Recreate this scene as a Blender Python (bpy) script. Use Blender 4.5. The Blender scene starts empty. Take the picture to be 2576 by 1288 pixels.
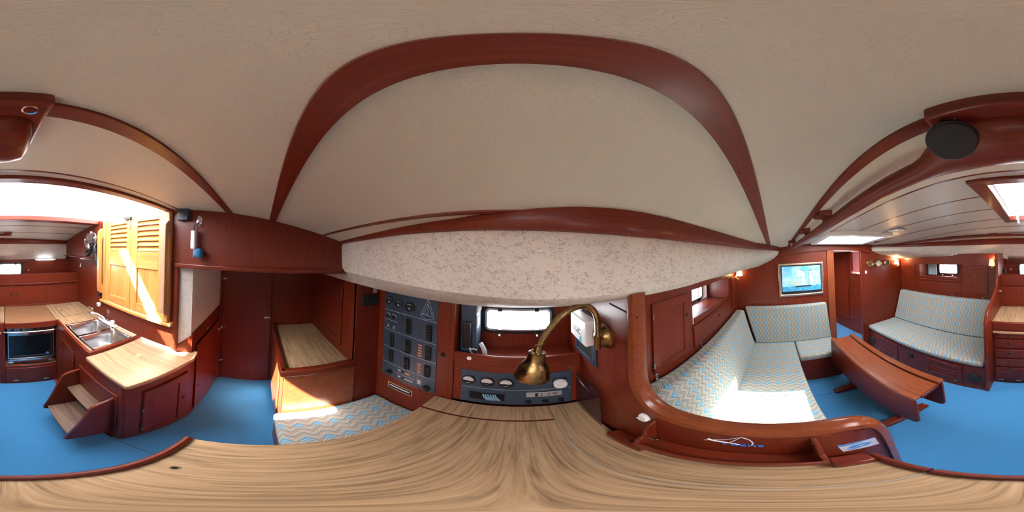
import bpy, bmesh, math, random
from mathutils import Vector, Matrix
random.seed(7)
pi = math.pi
S = bpy.context.scene
COL = S.collection

# ------------------------------------------------------------------ camera
# full spherical camera standing on the chart table; X = bow, Y = port, Z = up, sole at Z = 0
cd = bpy.data.cameras.new('camera'); cam = bpy.data.objects.new('camera', cd); COL.objects.link(cam)
cd.type = 'PANO'
try: cd.panorama_type = 'EQUIRECTANGULAR'
except Exception: pass
try: cd.cycles.panorama_type = 'EQUIRECTANGULAR'
except Exception: pass
cd.clip_start = 0.005
up = Vector((0.01183221, 0.03757135, 0.99922389)).normalized()
ce = Vector((0, 1, 0)); ce = (ce - ce.dot(up) * up).normalized(); ri = ce.cross(up)
ya = math.radians(-2.2)
lev = Matrix((ri, ce, up))
yaw = Matrix(((math.cos(ya), math.sin(ya), 0), (-math.sin(ya), math.cos(ya), 0), (0, 0, 1)))
BM = yaw @ lev
rot = Matrix((BM.col[0], BM.col[2], -BM.col[1])).transposed()
cam.matrix_world = Matrix.Translation((0, 0, 1.70)) @ rot.to_4x4()
S.camera = cam

# ------------------------------------------------------------------ world, sun, exposure
w = bpy.data.worlds.new('sky'); S.world = w; w.use_nodes = True
bg = w.node_tree.nodes['Background']
bg.inputs[0].default_value = (0.90, 0.95, 1.0, 1); bg.inputs[1].default_value = 9.0
sd = bpy.data.lights.new('sun', 'SUN'); sun = bpy.data.objects.new('sun', sd); COL.objects.link(sun)
sd.energy = 48; sd.angle = 0.012; sd.color = (1, 0.95, 0.86)
SUND = Vector((-0.85, 1.0, -1.42)).normalized()
sun.rotation_euler = SUND.to_track_quat('-Z', 'Y').to_euler(); sun.location = (4, -5, 6)
hd_ = bpy.data.lights.new('soft_sun_fill', 'SUN'); hz_ = bpy.data.objects.new('soft_sun_fill', hd_); COL.objects.link(hz_)   # second, soft sun added to brighten the aft passage
hd_.energy = 3.0; hd_.angle = 0.35; hd_.color = (1, 0.97, 0.92); hz_.rotation_euler = sun.rotation_euler; hz_.location = (4, -5, 6.5)
vs = S.view_settings
vs.view_transform = 'Standard'; vs.look = 'None'; vs.gamma = 1; vs.use_curve_mapping = False
vs.exposure = 1.48
S.cycles.diffuse_bounces = 8; S.cycles.max_bounces = 14; S.cycles.transparent_max_bounces = 12
S.cycles.sample_clamp_indirect = 12
S.cycles.caustics_reflective = True; S.cycles.blur_glossy = 0.3; S.cycles.caustics_refractive = False
def portal(loc, nrm, sx, sy):
    l = bpy.data.lights.new('portal', 'AREA'); o = bpy.data.objects.new('portal', l); COL.objects.link(o)
    l.shape = 'RECTANGLE'; l.size = sx; l.size_y = sy; l.cycles.is_portal = True
    o.location = loc; o.rotation_euler = Vector(nrm).to_track_quat('-Z', 'Y').to_euler()
portal((-0.38, -1.05, 2.10), (0, 0, -1), 1.15, 0.95)
portal((1.78, -0.90, 1.96), (0, 0, -1), 0.6, 0.75)
portal((0.0, 1.045, 1.335), (0, -1, 0), 0.40, 0.16)
portal((1.54, 0.895, 1.335), (0, -1, 0), 0.40, 0.16)
portal((1.38, -2.545, 1.40), (0, 1, 0), 0.40, 0.18)
portal((-0.03, -2.545, 1.405), (0, 1, 0), 0.42, 0.18)

# ------------------------------------------------------------------ mesh helpers
class G:
    def __init__(s): s.v = []; s.f = []
    def add(s, vs_, fs):
        o = len(s.v); s.v += [tuple(p) for p in vs_]; s.f += [tuple(i + o for i in f) for f in fs]; return s
    def hexa(s, p):   # 8 points: bottom ring 0-3, top ring 4-7
        return s.add(p, [(0,3,2,1),(4,5,6,7),(0,1,5,4),(1,2,6,5),(2,3,7,6),(3,0,4,7)])
    def box(s, x0, x1, y0, y1, z0, z1):
        if x0 > x1: x0, x1 = x1, x0
        if y0 > y1: y0, y1 = y1, y0
        if z0 > z1: z0, z1 = z1, z0
        return s.hexa([(x0,y0,z0),(x1,y0,z0),(x1,y1,z0),(x0,y1,z0),(x0,y0,z1),(x1,y0,z1),(x1,y1,z1),(x0,y1,z1)])
    def prism(s, pts, axis, a0, a1):   # polygon in the two other axes (in x,y,z order), extruded along axis
        n = len(pts)
        def mk(p, a):
            return {'x': (a, p[0], p[1]), 'y': (p[0], a, p[1]), 'z': (p[0], p[1], a)}[axis]
        v = [mk(p, a0) for p in pts] + [mk(p, a1) for p in pts]
        return s.add(v, [tuple(range(n))[::-1], tuple(range(n, 2*n))] + [(i, (i+1) % n, n+(i+1) % n, n+i) for i in range(n)])
    def frame(s, outer, inner, axis, a0, a1):   # ring: same number of points outer/inner
        n = len(outer)
        def mk(p, a):
            return {'x': (a, p[0], p[1]), 'y': (p[0], a, p[1]), 'z': (p[0], p[1], a)}[axis]
        v = [mk(p, a0) for p in outer] + [mk(p, a0) for p in inner] + [mk(p, a1) for p in outer] + [mk(p, a1) for p in inner]
        f = []
        for i in range(n):
            j = (i+1) % n
            f += [(i, j, n+j, n+i), (2*n+i, 3*n+i, 3*n+j, 2*n+j), (i, 2*n+i, 2*n+j, j), (n+i, n+j, 3*n+j, 3*n+i)]
        return s.add(v, f)
    def lathe(s, o, d, prof, n=20):    # prof: (radius, height along d)
        d = Vector(d).normalized(); a = d.orthogonal().normalized(); b = d.cross(a); o = Vector(o)
        v = []; f = []
        for r, h in prof:
            for k in range(n):
                t = 2*pi*k/n; v.append(o + d*h + (a*math.cos(t) + b*math.sin(t))*max(r, 1e-5))
        m = len(prof)
        for i in range(m-1):
            for k in range(n):
                k2 = (k+1) % n; f.append((i*n+k, i*n+k2, (i+1)*n+k2, (i+1)*n+k))
        f.append(tuple(range(n))[::-1]); f.append(tuple(range((m-1)*n, m*n)))
        return s.add(v, f)
    def cyl(s, p0, p1, r, r1=None, n=16):
        p0 = Vector(p0); p1 = Vector(p1); d = p1 - p0
        return s.lathe(p0, d, [(r, 0), (r if r1 is None else r1, d.length)], n)
    def tube(s, pts, r, n=8, closed=False, flat=1.0):
        pts = [Vector(p) for p in pts]; m = len(pts); rs = r if isinstance(r, (list, tuple)) else [r]*m
        v = []; f = []; pa = None
        for i, p in enumerate(pts):
            if closed: t = pts[(i+1) % m] - pts[i-1]
            else: t = pts[min(i+1, m-1)] - pts[max(i-1, 0)]
            t.normalize()
            if pa is None: a = t.orthogonal().normalized()
            else:
                a = pa - pa.dot(t)*t
                a = a.normalized() if a.length > 1e-6 else t.orthogonal().normalized()
            pa = a; b = t.cross(a)
            for k in range(n):
                q = 2*pi*k/n; v.append(p + (a*math.cos(q) + b*math.sin(q)*flat)*rs[i])
        for i in range(m if closed else m-1):
            for k in range(n):
                j = (i+1) % m; k2 = (k+1) % n; f.append((i*n+k, i*n+k2, j*n+k2, j*n+k))
        if not closed: f.append(tuple(range(n))[::-1]); f.append(tuple(range((m-1)*n, m*n)))
        return s.add(v, f)
    def sphere(s, c, r, n=14, sc=(1, 1, 1)):
        prof = [(r*math.sin(pi*i/n), -r*math.cos(pi*i/n)) for i in range(n+1)]
        k = len(s.v); s.lathe((0, 0, 0), (0, 0, 1), prof, n)
        for i in range(k, len(s.v)):
            q = s.v[i]; s.v[i] = (c[0]+q[0]*sc[0], c[1]+q[1]*sc[1], c[2]+q[2]*sc[2])
        return s
    def loft(s, rings, cap=True):   # list of closed rings with equal counts
        n = len(rings[0]); v = [p for r in rings for p in r]; f = []
        for i in range(len(rings)-1):
            for k in range(n):
                k2 = (k+1) % n; f.append((i*n+k, i*n+k2, (i+1)*n+k2, (i+1)*n+k))
        if cap: f += [tuple(range(n))[::-1], tuple(range((len(rings)-1)*n, len(rings)*n))]
        return s.add(v, f)
    def sheet(s, rows, th):        # grid of points thickened along th vector
        n = len(rows[0]); m = len(rows); th = Vector(th)
        v = [Vector(p) for r in rows for p in r]; v2 = [p + th for p in v]; N = n*m; f = []
        for i in range(m-1):
            for k in range(n-1):
                a, b, c, d = i*n+k, i*n+k+1, (i+1)*n+k+1, (i+1)*n+k
                f += [(a, b, c, d), (N+d, N+c, N+b, N+a)]
        for i in range(m-1):
            a, d = i*n, (i+1)*n; f.append((a, d, N+d, N+a))
            a, d = i*n+n-1, (i+1)*n+n-1; f.append((d, a, N+a, N+d))
        for k in range(n-1):
            a, b = k, k+1; f.append((b, a, N+a, N+b))
            a, b = (m-1)*n+k, (m-1)*n+k+1; f.append((a, b, N+b, N+a))
        return s.add(v + v2, f)
    def rot(s, m, c):
        c = Vector(c); s.v = [tuple(m @ (Vector(p) - c) + c) for p in s.v]; return s
    def build(s, name, mat, parent=None, bevel=0, smooth=False, seg=2, label=None):
        xs = [p[0] for p in s.v]; ys = [p[1] for p in s.v]; zs = [p[2] for p in s.v]
        c = Vector(((min(xs)+max(xs))/2, (min(ys)+max(ys))/2, min(zs)))
        me = bpy.data.meshes.new(name)
        me.from_pydata([tuple(Vector(p) - c) for p in s.v], [], s.f)
        bm = bmesh.new(); bm.from_mesh(me); bmesh.ops.recalc_face_normals(bm, faces=bm.faces); bm.to_mesh(me); bm.free()
        me.materials.append(M[mat] if isinstance(mat, str) else mat)
        if smooth:
            me.polygons.foreach_set('use_smooth', [True]*len(me.polygons)); me.set_sharp_from_angle(angle=math.radians(38))
        o = bpy.data.objects.new(name, me); COL.objects.link(o); o.location = c
        if bevel:
            b = o.modifiers.new('bevel', 'BEVEL'); b.width = bevel; b.segments = seg; b.limit_method = 'ANGLE'; b.angle_limit = math.radians(40)
            if not smooth:
                me.polygons.foreach_set('use_smooth', [True]*len(me.polygons)); me.set_sharp_from_angle(angle=math.radians(30))
        if parent is not None: attach(o, parent)
        if label: o['label'] = label
        return o
WORLD = {}
def wpos(o):
    p = Vector(o.location)
    return WORLD.get(o.name, p)
def attach(o, parent):
    WORLD[o.name] = Vector(o.location)
    o.parent = parent; o.matrix_parent_inverse = Matrix.Translation(-wpos(parent))
    if parent.parent is not None: o.matrix_parent_inverse = Matrix.Translation(-wpos(parent))
def tag(o, label, cat=None, group=None, kind=None):
    o['label'] = label
    if cat: o['category'] = cat
    if group: o['group'] = group
    if kind: o['kind'] = kind
    return o
def thing(name, label, cat, loc, group=None):
    o = bpy.data.objects.new(name, None); COL.objects.link(o); o.location = loc; o.empty_display_size = 0.05
    return tag(o, label, cat, group)
def struct(o, label=None):
    o['kind'] = 'structure'
    if label: o['label'] = label
    return o
def bx(*a): return G().box(*a)
def B(name, mat, parent, *a, bevel=0.003, label=None): return G().box(*a).build(name, mat, parent, bevel=bevel, label=label)
def curve(pts, k=8):       # Catmull-Rom through points
    pts = [Vector(p) for p in pts]; out = []
    for i in range(len(pts)-1):
        p0 = pts[max(i-1, 0)]; p1 = pts[i]; p2 = pts[i+1]; p3 = pts[min(i+2, len(pts)-1)]
        for j in range(k):
            t = j/k
            out.append(0.5*((2*p1) + (p2-p0)*t + (2*p0-5*p1+4*p2-p3)*t*t + (3*p1-p0-3*p2+p3)*t**3))
    return out + [pts[-1]]
def rrect(a0, a1, b0, b1, r, k=5):
    out = []
    for cx, cy, t0 in ((a1-r, b1-r, 0), (a0+r, b1-r, pi/2), (a0+r, b0+r, pi), (a1-r, b0+r, 3*pi/2)):
        for j in range(k+1):
            t = t0 + pi/2*j/k; out.append((cx + r*math.cos(t), cy + r*math.sin(t)))
    return out
def text_mesh(name, s, size, ext, mat, mw, parent=None, label=None):
    c = bpy.data.curves.new(name, 'FONT'); c.body = s; c.size = size; c.extrude = ext; c.align_x = 'CENTER'; c.align_y = 'CENTER'
    t = bpy.data.objects.new(name + '_tmp', c); COL.objects.link(t)
    me = bpy.data.meshes.new_from_object(t.evaluated_get(bpy.context.evaluated_depsgraph_get()))
    bpy.data.objects.remove(t); bpy.data.curves.remove(c)
    me.transform(Matrix.LocRotScale(None, mw.to_quaternion(), None)); me.materials.clear(); me.materials.append(M[mat])
    o = bpy.data.objects.new(name, me); COL.objects.link(o); o.location = mw.translation
    if parent is not None: attach(o, parent)
    if label: o['label'] = label
    return o
def frame_mw(o, right, upv):
    r = Vector(right).normalized(); u = Vector(upv).normalized(); n = r.cross(u)
    return Matrix.Translation(o) @ Matrix((r, u, n)).transposed().to_4x4()
def smooth01(a, b, x):
    t = min(1, max(0, (x-a)/(b-a))); return t*t*(3-2*t)
def interp(tab, x):
    if x <= tab[0][0]: return tab[0][1]
    for (a, b), (c, d) in zip(tab, tab[1:]):
        if x <= c: return b + (d-b)*(x-a)/(c-a)
    return tab[-1][1]

# ------------------------------------------------------------------ materials
M = {}
class N:
    def __init__(s, name):
        m = bpy.data.materials.new(name); m.use_nodes = True; s.m = m; s.t = m.node_tree; s.b = s.t.nodes['Principled BSDF']; M[name] = m
    def n(s, typ, **k):
        o = s.t.nodes.new(typ)
        for a, b in k.items(): setattr(o, a, b)
        return o
    def l(s, a, b): s.t.links.new(a, b)
    def math(s, op, a, b=None, c=None):
        o = s.n('ShaderNodeMath', operation=op)
        for i, x in enumerate((a, b, c)):
            if x is None: continue
            if hasattr(x, 'links'): s.l(x, o.inputs[i])
            else: o.inputs[i].default_value = x
        return o.outputs[0]
    def pos(s, sc):
        g = s.n('ShaderNodeNewGeometry'); mp = s.n('ShaderNodeMapping'); mp.inputs['Scale'].default_value = sc
        s.l(g.outputs['Position'], mp.inputs['Vector']); return mp.outputs[0]
    def noise(s, vec, scale, detail=3, rough=0.5, dist=0):
        o = s.n('ShaderNodeTexNoise'); o.inputs['Scale'].default_value = scale; o.inputs['Detail'].default_value = detail
        o.inputs['Roughness'].default_value = rough; o.inputs['Distortion'].default_value = dist
        s.l(vec, o.inputs['Vector']); return o.outputs['Fac']
    def ramp(s, fac, stops, const=False):
        o = s.n('ShaderNodeValToRGB'); cr = o.color_ramp
        if const: cr.interpolation = 'CONSTANT'
        while len(cr.elements) < len(stops): cr.elements.new(0.5)
        for e, (p, c) in zip(cr.elements, stops): e.position = p; e.color = (*c, 1)
        s.l(fac, o.inputs[0]); return o.outputs[0]
    def mix(s, fac, a, b, mode='MIX'):
        o = s.n('ShaderNodeMix', data_type='RGBA', blend_type=mode)
        for i, x in ((0, fac), (6, a), (7, b)):
            if hasattr(x, 'links'): s.l(x, o.inputs[i])
            elif i == 0: o.inputs[0].default_value = x
            else: o.inputs[i].default_value = (*x, 1)
        return o.outputs[2]
    def bump(s, h, strength, dist=0.002):
        o = s.n('ShaderNodeBump'); o.inputs['Strength'].default_value = strength; o.inputs['Distance'].default_value = dist
        s.l(h, o.inputs['Height']); s.l(o.outputs[0], s.b.inputs['Normal'])
    def set(s, **k):
        for a, b in k.items():
            a = a.replace('_', ' ')
            if hasattr(b, 'links'): s.l(b, s.b.inputs[a])
            else: s.b.inputs[a].default_value = (*b, 1) if isinstance(b, tuple) else b
        return s
def plain(name, col, rough=0.5, metal=0, **k):
    N(name).set(Base_Color=col, Roughness=rough, Metallic=metal, **k)
def wood(name, axis, dark, mid, light, rough=0.3, fine=45, coat=0.35, bump=0.05, ratio=22, spec=0.3):
    a = N(name); sc = [fine]*3; sc['xyz'.index(axis)] = fine/ratio
    v = a.pos(tuple(sc)); f = a.noise(v, 1.0, 5, 0.62, 0.6)
    big = a.noise(a.pos((1.3, 1.3, 1.3)), 1.6, 2)
    c1 = a.ramp(f, [(0.28, dark), (0.5, mid), (0.74, light)])
    c2 = a.mix(a.math('MULTIPLY', big, 0.42), c1, mid)
    a.set(Base_Color=c2, Roughness=rough, Coat_Weight=coat, Coat_Roughness=0.16, Specular_IOR_Level=spec); a.bump(f, bump, 0.001)
MD, MM, ML = (0.095, 0.0105, 0.0042), (0.150, 0.0190, 0.0066), (0.200, 0.030, 0.0105)
for ax in 'xyz':
    wood('mahogany_'+ax, ax, MD, MM, ML, rough=0.40, fine=130, coat=0.10, bump=0.02, ratio=26)
    wood('teak_'+ax, ax, (0.40, 0.155, 0.035), (0.58, 0.27, 0.075), (0.70, 0.37, 0.12), rough=0.34)
    wood('worn_'+ax, ax, (0.25, 0.12, 0.06), (0.46, 0.26, 0.145), (0.60, 0.38, 0.235), rough=0.45, coat=0.1)
    wood('laminate_'+ax, ax, (0.115, 0.064, 0.031), (0.42, 0.27, 0.148), (0.57, 0.385, 0.225), rough=0.36, fine=88, coat=0.0, bump=0.01)
wood('varnish', 'y', (0.16, 0.034, 0.012), (0.215, 0.050, 0.017), (0.27, 0.068, 0.024), rough=0.26, fine=70, coat=0.3, bump=0.0, ratio=3)
wood('tread_y', 'y', (0.10, 0.053, 0.033), (0.20, 0.118, 0.080), (0.28, 0.185, 0.135), rough=0.5, coat=0.0)
wood('lid_x', 'x', (0.17, 0.075, 0.033), (0.29, 0.145, 0.07), (0.37, 0.20, 0.105), rough=0.34, fine=120, coat=0.1, bump=0.02)
for ax in 'xyz': wood('redwood_'+ax, ax, (0.15, 0.032, 0.012), (0.23, 0.055, 0.019), (0.32, 0.088, 0.03), rough=0.3, fine=110, coat=0.2, bump=0.02, ratio=24)
a = N('vinyl')   # cream headliner, leather grain
v = a.pos((1, 1, 1)); vo = a.n('ShaderNodeTexVoronoi', feature='DISTANCE_TO_EDGE'); vo.inputs['Scale'].default_value = 165
wv = a.n('ShaderNodeTexNoise'); wv.inputs['Scale'].default_value = 30; wv.inputs['Detail'].default_value = 3; a.l(v, wv.inputs['Vector'])
va = a.n('ShaderNodeVectorMath', operation='MULTIPLY_ADD'); va.inputs[1].default_value = (0.03,)*3; a.l(wv.outputs['Color'], va.inputs[0]); a.l(v, va.inputs[2]); a.l(va.outputs[0], vo.inputs['Vector'])
h = a.math('MINIMUM', a.math('MULTIPLY', vo.outputs['Distance'], 5.0), 0.45)
hh = a.math('ADD', h, a.noise(v, 260, 2))
big = a.noise(v, 2.2, 3)
a.set(Base_Color=a.ramp(big, [(0.3, (0.55, 0.50, 0.405)), (0.7, (0.60, 0.545, 0.445))]), Roughness=0.55, Specular_IOR_Level=0.35); a.bump(hh, 0.34, 0.0012)
a = N('plank_white'); a.set(Base_Color=(0.49, 0.455, 0.40), Roughness=0.48, Specular_IOR_Level=0.35)
a = N('speckle')   # printed liner vinyl: cream with short grey dashes
f1 = a.noise(a.pos((62, 120, 120)), 1.0, 3, 0.6, 1.0); f2 = a.noise(a.pos((150, 260, 260)), 1.0, 2, 0.5, 0.4); br = a.noise(a.pos((3, 3, 3)), 1.0, 2)
f3 = a.noise(a.pos((60, 85, 85)), 1.0, 2, 0.5); f4 = a.noise(a.pos((26, 34, 34)), 1.0, 2, 0.5)
m1 = a.math('MULTIPLY', a.math('LESS_THAN', a.math('ABSOLUTE', a.math('SUBTRACT', f1, 0.5)), 0.026), a.math('GREATER_THAN', a.math('MAXIMUM', f3, a.math('ADD', f4, -0.02)), 0.545)); m2 = a.ramp(f2, [(0.655, (0, 0, 0)), (0.68, (1, 1, 1))])
mm = a.math('MAXIMUM', m1, m2)
base = a.ramp(br, [(0.3, (0.58, 0.53, 0.46)), (0.7, (0.66, 0.61, 0.54))])
a.set(Base_Color=a.mix(a.math('MULTIPLY', mm, 0.8), base, (0.27, 0.25, 0.25)), Roughness=0.6); a.bump(a.math('SUBTRACT', 1.0, mm), 0.25, 0.001)
a = N('carpet')
v = a.pos((1, 1, 1)); f = a.noise(v, 420, 3, 0.7); b2 = a.noise(v, 3, 2)
a.set(Base_Color=a.mix(a.math('MULTIPLY', b2, 0.35), a.ramp(f, [(0.3, (0.030, 0.175, 0.42)), (0.7, (0.085, 0.36, 0.70))]), (0.060, 0.285, 0.58)), Roughness=0.95, Specular_IOR_Level=0.1, Sheen_Weight=0.3); a.bump(f, 0.6, 0.004)
def fabric(name, t_axis):     # woven zigzag with blue diamonds; stripes run up the cushion
    a = N(name); g = a.n('ShaderNodeNewGeometry'); sx = a.n('ShaderNodeSeparateXYZ'); a.l(g.outputs['Position'], sx.inputs[0])
    X, Y, Z = sx.outputs
    t, o = (X, Y) if t_axis == 'x' else (Y, X)
    s = a.math('ADD', o, Z)
    P = 0.088
    pp = a.math('DIVIDE', a.math('PINGPONG', s, P/2), P/2)      # 0..1 triangle
    t2 = a.math('ADD', a.math('ADD', t, 10.0), a.math('MULTIPLY', pp, 0.036))
    fr = a.math('FRACT', a.math('DIVIDE', t2, 0.047))
    grey, cream, white, beige, pale = (0.25, 0.255, 0.225), (0.58, 0.50, 0.385), (0.50, 0.51, 0.47), (0.34, 0.325, 0.28), (0.28, 0.37, 0.41)
    c = a.ramp(fr, [(0, grey), (0.22, white), (0.30, grey), (0.48, cream), (0.62, beige), (0.78, white), (0.86, pale)], True)
    fb = a.math('FRACT', a.math('DIVIDE', t2, 0.141))
    m = a.math('MULTIPLY', a.math('LESS_THAN', fb, 0.24), a.math('GREATER_THAN', pp, 0.50))
    inner = a.math('MULTIPLY', a.math('GREATER_THAN', fb, 0.10), a.math('LESS_THAN', fb, 0.17))
    blue = a.mix(inner, (0.13, 0.34, 0.54), (0.30, 0.48, 0.60))
    c = a.mix(m, c, blue)
    f = a.noise(a.pos((1, 1, 1)), 700, 2)
    a.set(Base_Color=c, Roughness=0.9, Specular_IOR_Level=0.15); a.bump(f, 0.25, 0.002)
fabric('fabric_x', 'x'); fabric('fabric_y', 'y')
plain('brass', (0.34, 0.24, 0.105), 0.3, 1); plain('brass_bright', (0.70, 0.53, 0.26), 0.22, 1); plain('brass_dark', (0.16, 0.09, 0.04), 0.35, 0.8)
a = N('brass_worn'); f = a.noise(a.pos((1, 1, 1)), 38, 5, 0.65); a.set(Base_Color=a.ramp(f, [(0.36, (0.07, 0.042, 0.02)), (0.5, (0.24, 0.155, 0.062)), (0.75, (0.34, 0.235, 0.10))]), Metallic=1.0, Roughness=a.math('MULTIPLY_ADD', f, 0.35, 0.16))
plain('chrome', (0.80, 0.80, 0.82), 0.12, 1); plain('steel', (0.62, 0.62, 0.63), 0.24, 1); plain('nickel', (0.68, 0.62, 0.55), 0.25, 1)
plain('black', (0.012, 0.012, 0.014), 0.4); plain('black_matte', (0.02, 0.019, 0.02), 0.8); plain('dark_void', (0.006, 0.004, 0.004), 0.9)
plain('white_plastic', (0.80, 0.80, 0.80), 0.35); plain('white_panel', (0.78, 0.76, 0.74), 0.5)
plain('navy', (0.030, 0.052, 0.085), 0.42); plain('panel_line', (0.40, 0.50, 0.60), 0.5)
plain('silver_plate', (0.55, 0.56, 0.58), 0.35, 0.6); plain('label_orange', (0.55, 0.20, 0.12), 0.6); plain('label_dark', (0.055, 0.045, 0.05), 0.6); plain('label_light', (0.55, 0.52, 0.50), 0.6)
plain('rope_white', (0.80, 0.78, 0.74), 0.8); plain('cable_blue', (0.22, 0.42, 0.55), 0.5); plain('cork_blue', (0.03, 0.17, 0.36), 0.7); plain('cord_dark', (0.02, 0.015, 0.02), 0.7)
plain('curtain', (0.42, 0.62, 0.68), 0.9); plain('blue_paint', (0.015, 0.22, 0.80), 0.4); plain('wire_white', (0.78, 0.72, 0.74), 0.4)
plain('sticker_blue', (0.05, 0.33, 0.86), 0.4); plain('sticker_white', (0.62, 0.72, 0.93), 0.4); plain('tag_beige', (0.50, 0.42, 0.36), 0.7); plain('cyan', (0.05, 0.45, 0.62), 0.5)
plain('valve_red', (0.5, 0.03, 0.03), 0.4); plain('grey_rubber', (0.20, 0.18, 0.18), 0.6)  # the valve handle is plain red, without emission
plain('acrylic_brown', (0.08, 0.035, 0.04), 0.1, 0, Alpha=0.42)
plain('hatch_acrylic', (0.12, 0.16, 0.19), 0.2); plain('instrument_grey', (0.45, 0.55, 0.62), 0.4); plain('alu_frame', (0.50, 0.56, 0.62), 0.3, 0.7)
a = N('canvas'); df = a.n('ShaderNodeBsdfDiffuse'); df.inputs[0].default_value = (0.82, 0.83, 0.86, 1); tl = a.n('ShaderNodeBsdfTranslucent'); tl.inputs[0].default_value = (0.80, 0.80, 0.82, 1)
mx = a.n('ShaderNodeMixShader'); mx.inputs[0].default_value = 0.45; a.l(df.outputs[0], mx.inputs[1]); a.l(tl.outputs[0], mx.inputs[2]); a.l(mx.outputs[0], a.t.nodes['Material Output'].inputs[0])
def emis(name, col, st, base=(0.8, 0.8, 0.8)):
    N(name).set(Base_Color=base, Emission_Color=col, Emission_Strength=st, Roughness=0.6)
emis('shade_lit', (1.0, 0.62, 0.28), 5.0, (0.8, 0.7, 0.55)); emis('shade_dim', (1.0, 0.55, 0.20), 0.9, (0.75, 0.62, 0.42)); emis('led_tube', (0.8, 0.9, 1.0), 5.0)
a = N('glass'); nt = a.t; tr = a.n('ShaderNodeBsdfTransparent'); gl = a.n('ShaderNodeBsdfGlossy'); gl.inputs['Roughness'].default_value = 0.03
mx = a.n('ShaderNodeMixShader'); mx.inputs[0].default_value = 0.06; a.l(tr.outputs[0], mx.inputs[1]); a.l(gl.outputs[0], mx.inputs[2]); a.l(mx.outputs[0], nt.nodes['Material Output'].inputs[0])
a = N('oven_glass'); a.set(Base_Color=(0.008, 0.012, 0.018), Roughness=0.06, Alpha=0.55)
a = N('print_sky_glow'); g = a.pos((1, 1, 1)); sp = a.n('ShaderNodeSeparateXYZ'); a.l(g, sp.inputs[0])
f = a.noise(a.pos((2, 7, 11)), 1.0, 4, 0.55); zz = a.math('DIVIDE', a.math('SUBTRACT', sp.outputs[2], 1.23), 0.33)
a.set(Base_Color=a.mix(a.ramp(f, [(0.48, (0, 0, 0)), (0.66, (1, 1, 1))]), a.ramp(zz, [(0, (0.36, 0.66, 0.80)), (0.5, (0.20, 0.56, 0.85)), (1, (0.07, 0.40, 0.76))]), (0.46, 0.62, 0.72)), Roughness=0.3)
a.set(Emission_Color=(0.16, 0.42, 0.60), Emission_Strength=0.22)  # faint glow put into the printed sky
a = N('print_sea_glow'); f = a.noise(a.pos((1, 22, 80)), 1.0, 4, 0.6); a.set(Base_Color=a.ramp(f, [(0.35, (0.02, 0.20, 0.42)), (0.6, (0.07, 0.38, 0.64)), (0.8, (0.5, 0.72, 0.82))]), Roughness=0.3, Emission_Color=(0.05, 0.22, 0.38), Emission_Strength=0.2)  # the printed sea gets a faint glow of its own too
plain('print_sail', (0.62, 0.70, 0.74), 0.5, 0); plain('print_sail_warm', (0.58, 0.63, 0.50), 0.5); plain('print_hull', (0.015, 0.02, 0.03), 0.5)

# ================================================================== THE SETTING
# ---- sole
floor = struct(bx(-1.95, 4.2, -2.75, 1.15, -0.08, -0.012).build('floor', 'mahogany_x'), 'carpeted cabin sole')
for x0, x1, y0, y1 in ((-0.481, 1.440, -1.64, 0.30), (-1.93, -0.485, -0.60, 0.20), (1.444, 4.1, -1.75, 0.30)):
    B('carpet_piece', 'carpet', floor, x0, x1, y0, y1, -0.012, 0.0, bevel=0.004)

# ---- cambered headliner, panel by panel
def drop(X): return 0.122*(max(0.0, (X-0.2)/2.04))**1.3
def ceil(X, Y):
    c = -1.04 + 0.19*smooth01(0.8, 2.24, X)
    return 2.004 - drop(X) - 0.0855*(Y-c)**2
def steps(a, b, d):
    n = max(1, int(math.ceil((b-a)/d))); return [a + (b-a)*i/n for i in range(n+1)]
PB = [(-1.75, 0.54), (-0.95, 0.50), (-0.415, 0.45), (-0.17, 0.43), (0.0, 0.40), (0.14, 0.368), (0.31, 0.335), (0.577, 0.30), (1.4, 0.161), (2.26, -0.10)]
PBz = [(-0.95, 1.79), (-0.415, 1.793), (-0.17, 1.788), (0.0, 1.781), (0.14, 1.775), (0.31, 1.771), (0.577, 1.772), (1.4, 1.779), (2.26, 1.79)]
SB = [(-0.97, -2.42), (0.09, -2.32), (0.42, -2.27), (1.1, -2.15), (1.8, -1.85), (2.26, -1.50)]
SBz = [(-0.97, 1.785), (1.1, 1.782), (1.8, 1.79), (2.26, 1.81)]
ceiling = None
def panel(y0, y1, x0, x1, mat, name='ceiling_panel'):
    global ceiling
    rows = []
    for X in steps(x0, x1, 0.11):
        a = y0(X) if callable(y0) else y0; b = y1(X) if callable(y1) else y1
        rows.append([(X, Y, ceil(X, Y)) for Y in [a + (b-a)*k/4 for k in range(5)]])
    o = G().sheet(rows, (0, 0, 0.035)).build('ceiling' if ceiling is None else name, mat, ceiling, smooth=True)
    if ceiling is None: ceiling = struct(o, 'cambered cream vinyl headliner with wooden strips')
beamY = lambda X: interp(PB, X) + 0.03
panel(-0.185, 0.040, -0.95, 2.25, 'vinyl')
panel(0.063, beamY, -0.95, 2.25, 'vinyl')
panel(-0.527, -0.213, -0.95, 2.25, 'vinyl')
for y0, y1, x0, x1 in ((-0.60, -0.533, -0.95, 0.20), (-0.83, -0.533, 0.20, 1.48), (-0.83, -0.533, 2.08, 2.25),
                       (-1.13, -0.834, 0.20, 1.48), (-1.13, -0.834, 2.08, 2.25), (-1.45, -1.134, 0.20, 1.48), (-1.45, -1.27, 1.48, 2.08), (-1.45, -1.134, 2.08, 2.25),
                       (-1.75, -1.454, 0.20, 2.25), (-1.75, -1.53, -0.97, 0.20), (-2.05, -1.754, -0.97, 2.25), (-2.62, -2.054, -0.97, 2.25)):
    panel(y0, y1, x0, x1, 'plank_white', 'ceiling_plank')
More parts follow.
